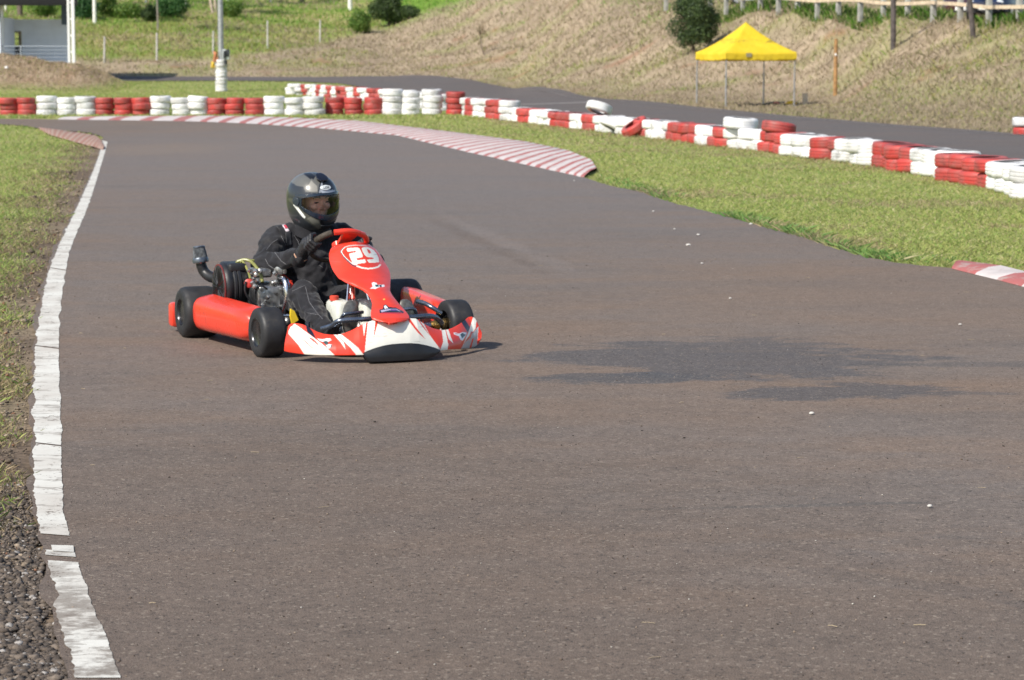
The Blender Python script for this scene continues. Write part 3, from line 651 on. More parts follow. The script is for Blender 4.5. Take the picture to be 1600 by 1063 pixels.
# pavilion on the left
def pavilion():
    Y0 = 150.; sx = lambda px, Y: (px-800)/FPX*Y*1.0
    X = lambda px, Y: at(px, 60, Y)[0]; Z = lambda py, Y: at(100, py, Y)[2]
    zf = Z(107, Y0)-.3; cx = X(60, Y0)
    t = tag(empty('pavilion', (cx, Y0, zf)), 'open white walled pavilion with a black roof behind the earth mound', 'pavilion')
    Lc = lambda x, y, z: (x-cx, y-Y0, z-zf)
    b = MB(); b.box(Lc((X(-240, Y0)+X(122, Y0))/2, Y0+3.6, zf-.2), (X(122, Y0)-X(-240, Y0), 9.2, .8)); b.build('floor_slab', M_slab, t)
    Yw = 155.; zt = Z(30.5, Yw); zb = zf-.3; x0, x1 = X(-230, Yw), X(106, Yw); da, db = X(9, Yw), X(34, Yw); dt = Z(49, Yw); ds = Z(73, Yw)
    b = MB(); b.box(Lc((x0+da)/2, Yw, (zb+zt)/2), (da-x0, .2, zt-zb)); b.box(Lc((db+x1)/2, Yw, (zb+zt)/2), (x1-db, .2, zt-zb)); b.box(Lc((da+db)/2, Yw, (dt+zt)/2), (db-da, .2, zt-dt)); b.build('wall', M_wwhite, t)
    b = MB(); b.box(Lc((da+db)/2, Yw+.02, (ds+zb)/2), (db-da, .10, ds-zb)); b.build('door_panel', M_dkblue, t)
    b = MB(); b.box(Lc(db-.09, Yw-.12, (dt+zb)/2), (.16, .06, dt-zb)); b.box(Lc(da+.05, Yw-.12, (dt+zb)/2), (.09, .06, dt-zb)); b.box(Lc((da+db)/2-.02, Yw-.11, Z(61, Yw)), (db-da-.3, .05, .06)); b.box(Lc((da+db)/2-.02, Yw-.11, dt-.05), (db-da-.3, .05, .09)); b.build('door_frame', M_wood, t)
    b = MB(); xl = X(6.5, Yw-4.4); b.box(Lc(xl-.3, Yw-2.4, (zb+zt)/2+.05), (.2, 4.4, zt-zb)); b.build('side_wall', M_wwhite, t)
    zr = Z(8.5, 149.6); xr = X(120, 149.6)
    b = MB(); b.box(Lc((X(-260, Y0)+xr)/2, 149.9, zr+.55), (xr-X(-260, Y0), .5, 1.1), bev=.03); b.box(Lc((X(-260, Y0)+xr)/2, 156.4, zr+.85), (xr-X(-260, Y0)-.02, 12.6, .25)); b.build('roof', M_black, t)
    b = MB(); xp = X(101, Yw-.6); b.box(Lc(xp, Yw-.6, (zt+zr)/2+.1), (.30, .3, zr-zt+.9)); xp = X(0, Yw-.6); b.box(Lc(xp, Yw-.6, (zt+zr)/2+.1), (.28, .3, zr-zt+.9)); b.build('roof_post', simple('slate_post_paint', (.10, .13, .17), .6), t)
    def col(px0, px1, Y, z1):
        b = MB(); xa, xb = X(px0, Y), X(px1, Y); ww = (xb-xa)
        b.box(Lc(xa+ww*.16, Y, (zf+z1)/2-.1), (ww*.30, .25, z1-zf+.5)); b.box(Lc(xb-ww*.22, Y, (zf+z1)/2-.1), (ww*.44, .25, z1-zf+.5))
        z = zf+.3
        while z < z1: b.box(Lc((xa+xb)/2-ww*.06, Y+.02, z), (ww*.32, .18, .12)); z += 1.0
        b.build('lattice_column', M_cwhite, t)
    col(106.0, 117.0, 149.0, zr+4); col(-3, 6, 150.9, zr+.2)
    Yr = 150.6; b = MB(); xa, xb = X(-120, Yr), X(107, Yr)
    for py, r in ((72.5, .028), (78.5, .014), (84, .014), (90, .014), (95.5, .014), (101, .014)): b.tube([Lc(xa, Yr, Z(py, Yr)), Lc(xb, Yr, Z(py, Yr))], r, 6)
    for px in (-60, 32, 106): b.tube([Lc(X(px, Yr), Yr, zf), Lc(X(px, Yr), Yr, Z(72.5, Yr))], .035, 6)
    b.build('railing', M_rail, t)
    b = MB(); Yl = 154.2; p0 = (X(20, Yl), Yl-.5, zf+.25); 
    for dx in (0, .32): b.tube([(p0[0]+dx-.3, p0[1], p0[2]), (p0[0]+dx-.85, Yl+.5, p0[2]+1.25)], .03, 5)
    for k in range(5): f = .12+k*.19; b.tube([(p0[0]-.3-.55*f, p0[1]+1.0*f, p0[2]+1.25*f), (p0[0]+.02-.55*f, p0[1]+1.0*f, p0[2]+1.25*f)], .018, 5)
    tag(b.build('ladder', simple('red_brown_wood', (.16, .07, .045), .8)), 'short brown ladder leaning in the pavilion doorway', 'ladder')
pavilion()
x, y, z = hit(10, 107.5); b = MB(); b.ball((0, 0, .05), (.11, .1, .09), 2); o = b.build('white_stone', M_cwhite); o.location = (x, y, z); tag(o, 'small white stone on the earth mound by the pavilion', 'stone')

# ------------------------------------------------------------------ grass, gravel, bushes, trees
M_blade = vcolmat('grass_blade_mat', .75, .15, 20, 0, .3, .35)
def blades(name, x, y, h, wd, col, lean=.45, dz=-.02, keep=None):
    x = np.asarray(x); y = np.asarray(y); n = len(x); z = terrain(x, y)+dz
    a = RNG.uniform(0, 2*np.pi, n); b = RNG.uniform(0, 2*np.pi, n); L = h*np.abs(RNG.normal(0, lean, n))
    ux = np.cos(a)*wd/2; uy = np.sin(a)*wd/2; tx = np.cos(b)*L; ty = np.sin(b)*L
    V = np.empty((n, 4, 3)); 
    V[:, 0] = np.c_[x-ux, y-uy, z]; V[:, 1] = np.c_[x+ux, y+uy, z]
    V[:, 2] = np.c_[x+ux*.6+tx*.45, y+uy*.6+ty*.45, z+h*.6]; V[:, 3] = np.c_[x+tx, y+ty, z+h*.97]
    c = np.repeat(col[:, None, :], 4, 1)*np.array([.9, .9, 1.0, 1.06])[None, :, None]
    idx = np.arange(n)*4; F = np.stack([idx, idx+1, idx+2, idx+3], 1)
    me = npmesh(name, V.reshape(-1, 3), F, c.reshape(-1, 3)); o = link(name, me, M_blade); return tag(o, kind='stuff')
def polyarea(P): P = np.array(P); return .5*abs(np.dot(P[:, 0], np.roll(P[:, 1], 1))-np.dot(P[:, 1], np.roll(P[:, 0], 1)))
def scatter_rel(n, x0, x1, y0, y1, pw=1.0):
    """random points between two distances, denser towards the viewer, inside the view fan plus a margin"""
    t = RNG.uniform(0, 1, n); y = (y0**(1-pw)+(y1**(1-pw)-y0**(1-pw))*t)**(1/(1-pw)) if pw != 1 else y0*(y1/y0)**t
    px = RNG.uniform(x0, x1, n); return (px-800)/FPX*y, y
on_track = lambda x, y: inpoly(x, y, track_poly)
KERBP = [gnd(*p) for p in [(90, 187.5), (300, 190), (500, 201), (620, 212), (729, 238), (820, 258), (880, 271), (912, 278), (934, 266), (926, 252), (890, 237), (825, 223), (700, 207), (560, 190), (430, 184), (325, 182.2), (110, 184)]]
KERBR = [gnd(*p) for p in [(1484, 421), (1508, 426), (1592, 448), (1700, 474), (1900, 522), (1980, 510), (1760, 464), (1592, 425), (1536, 410.5), (1495, 409)]]
KERBL = [gnd(*p) for p in [(62, 203), (80, 212), (105, 219), (130, 226), (150, 231), (161, 236), (166, 232), (158, 220), (150, 213), (120, 208), (80, 203), (60, 200.5)]]
def mixcol(n, cols, wts):
    k = RNG.choice(len(cols), n, p=np.array(wts)/sum(wts)); c = np.array(cols)[k]; return c*RNG.uniform(.85, 1.15, (n, 1))
GREEN = [(.22, .34, .08), (.31, .39, .105), (.39, .41, .135), (.47, .43, .20), (.54, .47, .29)]
# left verge
n = 150000; x, y = scatter_rel(n, -160, 200, 5.6, 62, 1.5); ex = np.interp(y, [a[1] for a in gl], [a[0] for a in gl]); dl = ex-x
n2 = fbm(x, y, 1.1, 4, 31); pat = fbm(x, y, 2.2, 3, 91)
prob = sstep(dl+(pat-.5)*.5, .03, .40)*sstep(pat+.25*sstep(y, 10, 22), .28, .48)*np.where(y < 8.6, sstep(y, 7.2, 8.6)*.8, 1); prob = np.where(y > 46, 1, prob)
k = (RNG.uniform(0, 1, n) < prob) & ~on_track(x, y) & ~inpoly(x, y, KERBL); x, y, dl, pat = x[k], y[k], dl[k], pat[k]; m = len(x)
c = mixcol(m, GREEN, [2.2, 4, 3.4, 1.6, .6]); dr = mixcol(m, [(.38, .30, .18), (.29, .22, .13), (.17, .20, .06)], [3, 2, 1.2]); dd = (sstep(dl+(pat-.5)*1.2, 1.5, .35)*sstep(fbm(x, y, .9, 3, 15), .30, .46))[:, None]*(y < 46)[:, None]; c = np.where(RNG.uniform(0, 1, (m, 1)) < dd*.72, dr, c)
sz = np.interp(y, [5, 12, 30, 60], [.024, .032, .036, .05])*RNG.uniform(.5, 1.4, m); blades('grass', x, y, sz, np.interp(y, [5, 12, 30, 60], [.003, .0045, .009, .02]), c, 1.0)
# the same turf on either side of the view
xa, ya = scatter_rel(140000, -2600, -150, 8, 90, 1.2); xb, yb = scatter_rel(50000, 1700, 2700, 12, 60, 1.3); x = np.r_[xa, xb]; y = np.r_[ya, yb]
ex = np.interp(y, [a[1] for a in gl], [a[0] for a in gl]); k = ~on_track(x, y) & ~inpoly(x, y, T2POLY) & ~inpoly(x, y, KERBR) & ((x > 0) | (ex-x > .3)); x, y = x[k], y[k]; m = len(x)
blades('grass', x, y, np.interp(y, [8, 30, 90], [.04, .05, .09])*RNG.uniform(.5, 1.4, m), np.interp(y, [8, 30, 90], [.012, .022, .06]), mixcol(m, GREEN, [2, 4, 3.4, 1.6, .6]), .9)
# lawn between the track and the tyre wall
n = 330000; x, y = scatter_rel(n, 600, 1720, 15, 76, 1.6); px, py = proj(np.c_[x, y, x*0])
wallpy = np.interp(px, [p[0] for p in WALL], [p[1] for p in WALL]); k = (py > wallpy-3) & ~on_track(x, y) & ~inpoly(x, y, KERBP) & ~inpoly(x, y, KERBR); x, y, px, py, wallpy = x[k], y[k], px[k], py[k], wallpy[k]; m = len(x)
edge_py = np.interp(px, [p[0] for p in KERB_U]+[p[0] for p in RIGHT_E], [p[1] for p in KERB_U]+[p[1] for p in RIGHT_E]); de = edge_py-py; dw = py-wallpy
n1 = fbm(x, y, .5, 4, 61); n2 = fbm(x, y, 2., 3, 63)
c = mixcol(m, GREEN, [1.2, 3.6, 4.2, 2.0, .8]); bright = mixcol(m, [(.13, .29, .07), (.20, .32, .09), (.30, .34, .13)], [2, 2, 1]); be = (sstep(de, 24, 3)*(px > 940)*sstep(n1*.5+fbm(x, y, 1.3, 3, 71)*.5, .36, .52)*.85)[:, None]; c = np.where(RNG.uniform(0, 1, (m, 1)) < be, bright, c)
dryc = mixcol(m, [(.44, .36, .22), (.36, .28, .16), (.22, .25, .09)], [3, 2, 1]); pd = np.maximum(sstep(dw, 16, 2)*.75*(px > 760), sstep(n1, .55, .68)*.6)[:, None]; c = np.where(RNG.uniform(0, 1, (m, 1)) < pd, dryc, c)
sz = np.interp(y, [15, 30, 70], [.026, .030, .05])*RNG.uniform(.5, 1.4, m)*(1+be[:, 0]*1.6)*(1+.9*sstep(dw, 10, 1)*(RNG.uniform(0, 1, m) < .3)*(px > 900)); blades('grass', x, y, sz, np.interp(y, [15, 30, 70], [.006, .010, .026]), c, 1.1)
# grass behind the straight tyre row, round the mound and the inside of the far bend
n = 130000; x, y = scatter_rel(n, -260, 760, 69, 152, 1.1); xm = RNG.uniform(-36, -22, 26000); ym = RNG.uniform(134, 149, 26000); x = np.r_[x, xm]; y = np.r_[y, ym]; k = ~on_track(x, y) & ~inpoly(x, y, KERBP) & ~inpoly(x, y, T2POLY); x, y = x[k], y[k]; m = len(x)
mm = sstep(x, -22.0, -25)*np.exp(-((y-141)/4.6)**2); c = mixcol(m, GREEN, [2, 4, 3, 2, .8]); dryc = mixcol(m, [(.50, .40, .28), (.42, .32, .22), (.30, .27, .12)], [3, 2.4, 1]); c = np.where(RNG.uniform(0, 1, (m, 1)) < np.clip(mm*2.5, 0, .95)[:, None], dryc, c)
blades('grass', x, y, RNG.uniform(.03, .09, m)*(1+mm*1.2), np.full(m, .05), c, .9)
# dry bank, verge of the far track, green slope
n = 340000; x, y = scatter_rel(n, -120, 1720, 52, 262, .7); z = terrain(x, y); px, py = proj(np.c_[x, y, z])
beyond = y > np.interp(px, [-900, 560, 690, 800, 1000, 1240, 1600, 2600], [156, 156, 136, 118, 80, 60, 46, 28])
k = beyond & ~inpoly(x, y, T2POLY) & ~((px < 125) & (y < 160)); x, y, z, px, py = x[k], y[k], z[k], px[k], py[k]; m = len(x)
n1 = fbm(x, y, .22, 4, 21); n2 = fbm(x, y, 1.1, 4, 31); gzf = greenzone(px, py)*(y > 150)
straw = mixcol(m, [(.40, .33, .225), (.36, .295, .20), (.32, .26, .175), (.44, .37, .255), (.27, .27, .12)], [4, 4, 2, 2, 2]); grn = mixcol(m, [(.20, .28, .055), (.28, .31, .085), (.36, .34, .12), (.42, .34, .18)], [3, 3, 3, 2]); grn2 = mixcol(m, [(.14, .29, .04), (.21, .33, .06), (.30, .35, .09)], [3, 3, 1.4]); grn = np.where(RNG.uniform(0, 1, (m, 1)) < sstep(py+(fbm(x, y, .2, 3, 4)-.5)*40, 44, 22)[:, None], grn2, grn)
ptop = sstep(px, 540, 620)*(1-sstep(px, 720, 810))*sstep(y, 205, 225); g = np.maximum(gzf*(.96-.6*sstep(fbm(x, y, .12, 3, 45), .54, .64)), np.maximum(sstep(n1, .48, .68)*.48, ptop)); g = np.where(py > 112, g*.5, g)
c = np.where(RNG.uniform(0, 1, (m, 1)) < g[:, None], grn, straw); kk = RNG.uniform(0, 1, m) < .95-.6*sstep(fbm(x, y, .35, 3, 77), .70, .79)
x, y, z, c, gzf = x[kk], y[kk], z[kk], c[kk], gzf[kk]; m = len(x)
hh = RNG.uniform(.08, .26, m)*np.interp(z, [0, .8, 2], [.45, .8, 1.15])*(1+.3*gzf); blades('tall_grass', x, y, hh, np.interp(y, [55, 120, 260], [.028, .055, .11])*RNG.uniform(.6, 1.3, m), c, .8)
# bright tufts along the bank top behind the rail
n = 9000; t_ = RNG.uniform(-.35, 1.25, n); off = RNG.uniform(-.25, 1.6, n); x = gx0+(gx1-gx0)*t_+off*.975; y = gy0+(gy1-gy0)*t_+off*.222; dens = fbm(t_*9, t_*0+3, 1, 3, 5); k = RNG.uniform(0, 1, n) < sstep(dens, .35, .6); x, y = x[k], y[k]; m = len(x)
blades('roadside_grass', x, y, RNG.uniform(.2, .55, m), np.full(m, .08), mixcol(m, [(.08, .19, .02), (.14, .22, .04), (.30, .29, .14)], [3, 3, 2]), .5)

# broken asphalt and soil lumps at the bottom left, and bits of straw and grit on the track
def lumps(name, x, y, r, cols, z0=-.012, flat_=.6):
    ico = MB(); ico.ball((0, 0, 0), 1, 1); U = np.array(ico.v); Fi = np.array(ico.f); n = len(x)
    J = 1+RNG.uniform(-.5, .5, (n, len(U), 1)); ca = RNG.uniform(0, 6.28, n); P = U[None]*J*r[:, None, None]; P[:, :, 2] *= flat_
    X = P[:, :, 0]*np.cos(ca)[:, None]-P[:, :, 1]*np.sin(ca)[:, None]; Yv = P[:, :, 0]*np.sin(ca)[:, None]+P[:, :, 1]*np.cos(ca)[:, None]
    V = np.stack([X+x[:, None], Yv+y[:, None], P[:, :, 2]+z0+r[:, None]*.25], 2).reshape(-1, 3); Fa = (Fi[None]+(np.arange(n)*len(U))[:, None, None]).reshape(-1, 3)
    me = npmesh(name, V, Fa, np.repeat(cols, len(U), 0)); return tag(link(name, me, M_grit), kind='stuff')
M_grit = vcolmat('grit_mat', .9, .3, 120, .2)
n = 60000; x, y = scatter_rel(n, -140, 190, 5.5, 9.6, 1.6); ex = np.interp(y, [a[1] for a in gl], [a[0] for a in gl]); dl = ex-x; n2 = fbm(x, y, 5, 3, 8)
k = (dl > -.02+.05*n2) & (RNG.uniform(0, 1, n) < sstep(y, 9.0, 7.2)*sstep(n2, .3, .5)); x, y = x[k], y[k]; m = len(x)
lumps('gravel', x, y, np.minimum(.017, .0016+.0024*RNG.exponential(1, m)), mixcol(m, [(.060, .048, .040), (.095, .074, .058), (.15, .12, .095), (.30, .28, .26)], [4, 4, 3, .8]))
n = 5200; x, y = scatter_rel(n, -20, 1640, 5.5, 20, 1.3); k = on_track(x, y); x, y = x[k], y[k]; m = len(x)
lumps('grit', x, y, (.0009+.0006*RNG.exponential(1, m))*np.interp(y, [5, 30], [1, 1.6]), mixcol(m, [(.035, .028, .023), (.10, .07, .05), (.26, .20, .15), (.5, .47, .42)], [3.4, 4, 2.4, .4]), .005, .6)
b = MB()
for i in range(34):
    px = random.uniform(110, 1590); py = random.choice([random.uniform(450, 1060), random.uniform(300, 640)]); x, y = gnd(px, py)
    if not on_track(np.array([x]), np.array([y]))[0]: continue
    a = random.uniform(-.5, .5)+random.choice([0, math.pi]); L = random.uniform(.012, .038); q = Vector((x, y, .008)); d = Vector((math.cos(a), math.sin(a)*1.2, 0))
    b.tube([q, q+d*L*.5+Vector((0, random.uniform(-.003, .004), .001)), q+d*L], .0010*random.uniform(.7, 1.4), 4)
tag(b.build('straw', simple('straw_mat', (.36, .29, .19), .8)), kind='stuff')
n = 9000; x, y = scatter_rel(n, -120, 180, 7, 34, 1.4); ex = np.interp(y, [a[1] for a in gl], [a[0] for a in gl]); dl = ex-x; k = (dl > .03) & (dl < 1.2) & (RNG.uniform(0, 1, n) < sstep(dl, 1.1, .1)); x, y = x[k], y[k]; m = len(x)
lumps('soil_crumbs', x, y, (.002+.0022*RNG.exponential(1, m))*np.interp(y, [6, 34], [1, 2.6]), mixcol(m, [(.11, .085, .06), (.18, .14, .10), (.28, .22, .16), (.20, .10, .06)], [4, 4, 2, 1]), -.008)
M_scrap = simple('grubby_white_scrap', (.48, .46, .43), .8)
LITTER = [(1091, 369, .02), (1075, 385, .026), (1173, 352, .022), (1285, 373, .015), (1021, 332, .016), (1054, 360, .014), (1097, 414, .013), (1141, 469, .012), (1500, 510, .012), (1268, 650, .014), (1453, 796, .012), (897, 284, .014)]
for i, (px, py, r) in enumerate(LITTER):
    x, y = gnd(px, py); b = MB(); r *= .62; b.ball((0, 0, 0), (r*1.3, r, r*.7), 2); b.v = [tuple(Vector(v)*(1+.35*mnoise.noise(Vector(v)*70+Vector((i, 0, 0))))) for v in b.v]
    o = b.build('scrap', M_scrap); o.location = (x, y, .012); tag(o, 'tiny scrap of white litter lying on the brown asphalt', 'litter', 'white scraps on the asphalt')

M_leafd = vcolmat('dark_leaf_mat', .55, .2, 9, 0, .4, .25)
def leafcloud(rng, centers, n, leaf, cols, wts):
    """leaf sized faces through the volume of several clumps"""
    C = np.array([c[:3] for c in centers]); R = np.array([c[3:6] for c in centers]); vol = R.prod(1); k = rng.choice(len(C), n, p=vol/vol.sum())
    d = rng.normal(0, 1, (n, 3)); d /= np.linalg.norm(d, axis=1)[:, None]; rad = rng.uniform(.35, 1, n)**.5
    P = C[k]+d*R[k]*rad[:, None]*(1+.18*rng.normal(0, 1, (n, 1)))
    nrm = d+rng.normal(0, .7, (n, 3)); nrm /= np.linalg.norm(nrm, axis=1)[:, None]; u = np.cross(nrm, rng.normal(0, 1, (n, 3))); u /= np.linalg.norm(u, axis=1)[:, None]; v = np.cross(nrm, u)
    s = leaf*rng.uniform(.6, 1.4, (n, 1)); V = np.stack([P-u*s, P+v*s*.45, P+u*s, P-v*s*.45], 1).reshape(-1, 3)
    kc = rng.choice(len(cols), n, p=np.array(wts)/sum(wts)); c = np.array(cols)[kc]*rng.uniform(.7, 1.3, (n, 1)); idx = np.arange(n)*4
    return V, np.stack([idx, idx+1, idx+2, idx+3], 1), np.repeat(c, 4, 0)
DARKG = [(.040, .070, .026), (.06, .10, .03), (.10, .15, .045)]; MIDG = [(.08, .17, .025), (.13, .23, .04), (.21, .28, .06)]
M_bark = simple('bark_mat', (.15, .115, .09), .9, var=.35, scale=6, bump=.4); M_barkw = simple('limewashed_bark', (.78, .77, .72), .8, var=.12, scale=3); M_barkp = simple('pale_bark', (.46, .38, .30), .85, var=.25, scale=3)
def bush(px, py, hgt, rx, seed, n, leaf, cols, label, stem=.35, squash=1.0, name='bush'):
    rng = np.random.default_rng(seed); x, y, z = hit(px, py); t = tag(empty(name, (x, y, z)), label, name, 'bushes on the slopes')
    cs = []; h0 = stem
    for i in range(16):
        f = rng.uniform(0, 1); a = rng.uniform(0, 6.28); rr_ = rx*(1-abs(f-.42)**1.5*1.15)*rng.uniform(.15, .72); r_ = rx*rng.uniform(.30, .48)
        cs.append((rr_*math.cos(a), rr_*math.sin(a), h0+r_*.7+f*(hgt-h0-1.5*r_), r_, r_, r_*squash))
    V, F, c = leafcloud(rng, cs, n, leaf, cols, [3, 3, 1.6]); me = npmesh('foliage', V, F, c); link('foliage', me, M_leafd, t)
    b = MB()
    for i in range(5):
        a = rng.uniform(0, 6.28); e = cs[i]; b.tube([(0, 0, -.15), (.06*math.cos(a), .06*math.sin(a), h0+.1), (e[0]*.6, e[1]*.6, e[2])], [.06, .045, .015], 6, 3)
    b.build('stem', M_bark, t); return t
bush(1083, 84, 3.1, 1.42, 1, 19000, .055, DARKG, 'dark round bush standing on the dry bank left of the yellow canopy', .22)
bush(608, 41, 3.2, 1.85, 2, 11000, .09, DARKG, 'dark leafy bush at the top of the slope beside the white post', .1); bush(566, 52, 2.0, 1.3, 3, 7000, .08, MIDG, 'lighter green bush below the dark bush on the slope', .0)
bush(640, 30, 1.2, 1.0, 4, 3500, .08, DARKG, 'low dark shrub right of the dark leafy bush on the slope', .0)
bush(126, 30, 2.4, 1.5, 5, 7000, .09, [(.035, .11, .04), (.055, .15, .05), (.09, .20, .06)], 'dark green bush behind the right end of the pavilion', .0); bush(170, 26, 2.0, 1.2, 6, 5000, .09, MIDG, 'green bush right of the thick limewashed trunk', .0)
bush(268, 27, 2.3, 1.9, 7, 9000, .09, [(.04, .12, .035), (.065, .17, .045), (.11, .23, .06)], 'broad green bush right of the thin grey tree', .0); bush(236, 34, 1.5, 1.0, 8, 4000, .08, DARKG, 'small dark bush left of the thin grey tree', .0)
bush(360, 26, 1.5, 1.5, 9, 5000, .09, MIDG, 'green bush right of the metal pole on the slope', .0); bush(66, 26, 1.6, 1.6, 10, 5000, .09, MIDG, 'green bush seen through the pavilion gap', .0); bush(203, 28, 1.2, 1.6, 11, 5000, .09, MIDG, 'low green bush between the white trunks', .0)
def tree(px, py, wpx, h, mat, label, lean=(0, 0), seed=0, crown=True, fork=False, n=1300):
    rng = np.random.default_rng(100+seed); x, y, z = hit(px, py); r = wpx*y/FPX/2; t = tag(empty('tree', (x, y, z)), label, 'tree', 'trees on the green slope')
    tip = (lean[0], lean[1], h*.62); b = MB(); b.tube([(0, 0, -.3), (lean[0]*.3, lean[1]*.3, h*.25), tip], [r*1.05, r*.9, r*.6], 9, 3); ends = []
    for i in range(5):
        a = i*1.26+rng.uniform(-.3, .3); e = Vector(tip)+Vector((math.cos(a)*h*.16, math.sin(a)*h*.16, h*rng.uniform(.08, .26))); b.tube([tip, (Vector(tip)*.5+e*.5)+Vector((0, 0, .1)), e], [r*.5, r*.35, r*.12], 6, 3); ends.append(e)
    b.build('trunk', mat, t); cs = [(*e, h*.11, h*.11, h*.085) for e in ends]+[(tip[0], tip[1], h*.88, h*.11, h*.11, h*.09)]
    V, F, c = leafcloud(rng, cs, n, .14, MIDG, [2, 3, 2]); link('crown', npmesh('crown', V, F, c), M_leafd, t); return t
tree(148, 38, 6, 9, M_barkw, 'thick limewashed trunk behind the pavilion end', seed=1); tree(135, 9, 3.6, 9, M_barkw, 'slim white trunk just right of the black roof', seed=2); tree(167, 14, 3.4, 9, M_barkw, 'slim white trunk right of the thick limewashed trunk', seed=3)
tree(9, 16, 3.6, 9, M_barkw, 'slim white trunk seen under the black roof', seed=4); tree(31, 26, 9, 9, M_bark, 'thick brown trunk seen under the black roof', seed=5); tree(80, 21, 7.5, 9, M_bark, 'brown trunk seen through the right of the pavilion gap', seed=6)
tree(228, 5, 3, 9, M_barkw, 'white trunk behind the broad green bush on its left', seed=7); tree(291, 8, 3, 9, M_barkw, 'white trunk at the right edge of the broad green bush', seed=8); tree(333, 20, 4.5, 9, M_barkp, 'pale forked tree just left of the metal pole', (-1.6, 0), 9); tree(338, 18, 4.2, 9, M_barkp, 'pale leaning tree close behind the metal pole', (-.9, 0), 10)
tree(547, 16, 7, 10, M_barkw, 'thick white trunk left of the dark leafy bush', seed=11); tree(356, 4, 4, 9, M_barkw, 'white trunk right of the metal pole high on the slope', seed=12); tree(423, 4, 3, 9, M_barkw, 'slim white trunk high on the open green slope', seed=13); tree(472, 4, 7, 9, M_bark, 'dark trunk high on the slope between two white trunks', seed=14)
tree(247, 48, 3.2, 8, simple('grey_bark', (.24, .21, .18), .9), 'thin grey tree standing in front of the broad green bush', (-.1, 0), 15)
def sapling():
    x, y, z = hit(757, 86); t = tag(empty('sapling', (x, y, z)), 'thin bare sapling standing on the dry bank', 'sapling', None); b = MB(); rng = random.Random(3)
    b.tube([(0, 0, -.1), (-.25, 0, .8), (-.32, 0, 2.1)], [.06, .045, .012], 6, 4)
    for i in range(9): f = rng.uniform(.5, 2.0); b.tube([(-.22-.05*f, 0, f), (-.25+rng.uniform(-.4, .5), rng.uniform(-.3, .3), f+rng.uniform(.1, .5))], [.018, .006], 5)
    b.build('trunk', M_bark, t); V, F, c = leafcloud(np.random.default_rng(5), [(-.2, 0, 1.6, .35, .3, .5), (0, 0, .4, .2, .2, .3)], 260, .05, [(.16, .13, .05), (.24, .16, .08), (.12, .14, .04)], [2, 2, 1]); link('foliage', npmesh('foliage', V, F, c), M_leafd, t)
sapling()

# ------------------------------------------------------------------ cars parked behind the rail
M_tyre = simple('black_rubber', (.016, .016, .018), .75, var=.25, scale=20, bump=.15); M_alloy = simple('alloy_metal', (.50, .50, .52), .35, .9); M_glass = simple('dark_car_glass', (.02, .025, .03), .08)
def carpaint(name, c): return simple(name, c, .3, .2, .5, var=.05, coat=.6)
def car_body_mesh():
    st = [(-2.05, .52, .78, .60), (-1.95, .34, .92, .78), (-1.4, .24, .98, .84), (0, .22, .98, .86), (1.2, .24, .92, .85), (1.8, .30, .82, .80), (2.08, .42, .66, .62)]
    b = MB(); b.loft([[(x, -w_, z0), (x, -w_*1.02, (z0+z1)/2), (x, -w_*.94, z1), (x, 0, z1+.03), (x, w_*.94, z1), (x, w_*1.02, (z0+z1)/2), (x, w_, z0), (x, 0, z0-.02)] for x, z0, z1, w_ in st])
    b.loft([[(x0, -w0, .93), (x1, -w1, 1.45), (x1, w1, 1.45), (x0, w0, .93)] for x0, x1, w0, w1 in ((-1.9, -1.35, .74, .58),)]+[[(1.15, -.76, .92), (.35, -.60, 1.47), (.35, .60, 1.47), (1.15, .76, .92)]]); return b
def car(name, px, py, Y, rz, paint, label):
    x = (px-800)/FPX*Y; z = terrain(np.array([x]), np.array([Y]))[0]; t = tag(empty(name, (x, Y, float(z)), rz), label, 'car', 'cars parked behind the guard rail')
    car_body_mesh().build('body', paint, t, 40)
    b = MB()
    for s_ in (-1, 1):
        b.add([(1.0, s_*.745, .97), (.33, s_*.625, 1.40), (-.45, s_*.635, 1.40), (-.45, s_*.765, .97)], [(0, 1, 2, 3)]); b.add([(-.52, s_*.765, .97), (-.52, s_*.635, 1.40), (-1.28, s_*.615, 1.38), (-1.72, s_*.745, .97)], [(0, 1, 2, 3)])
    b.add([(1.16, -.70, .95), (1.16, .70, .95), (.40, .56, 1.44), (.40, -.56, 1.44)], [(0, 1, 2, 3)]); b.add([(-1.93, -.68, .96), (-1.93, .68, .96), (-1.40, .54, 1.43), (-1.40, -.54, 1.43)], [(0, 1, 2, 3)])
    b.build('window', M_glass, t)
    for sx in (-1.28, 1.30):
        for sy in (-1, 1):
            wl2 = empty('wheel', (sx, sy*.76, .31), 0, t); b = MB(); b.revolve([(-.1, .2), (-.11, .29), (-.07, .315), (.07, .315), (.11, .29), (.1, .2)], (0, 0, 0), (0, 1, 0), 24); b.build('tyre', M_tyre, wl2); b = MB(); b.revolve([(-.105, .20), (-.08, .19), (-.085, .05), (.085, .05), (.08, .19), (.105, .20)], (0, 0, 0), (0, 1, 0), 20); b.build('rim', M_alloy, wl2)
    for sy in (-1, 1): b = MB(); b.ball((1.93, sy*.55, .66), (.12, .17, .10), 2); b.build('headlight', simple('headlamp_glass', (.85, .87, .9), .06, .3), t)
    b = MB(); b.box((2.07, 0, .46), (.03, .5, .16), bev=.005); b.build('number_plate', M_cwhite, t); b = MB(); b.box((2.0, 0, .34), (.16, 1.3, .16), bev=.04); b.build('bumper', M_tyre, t)
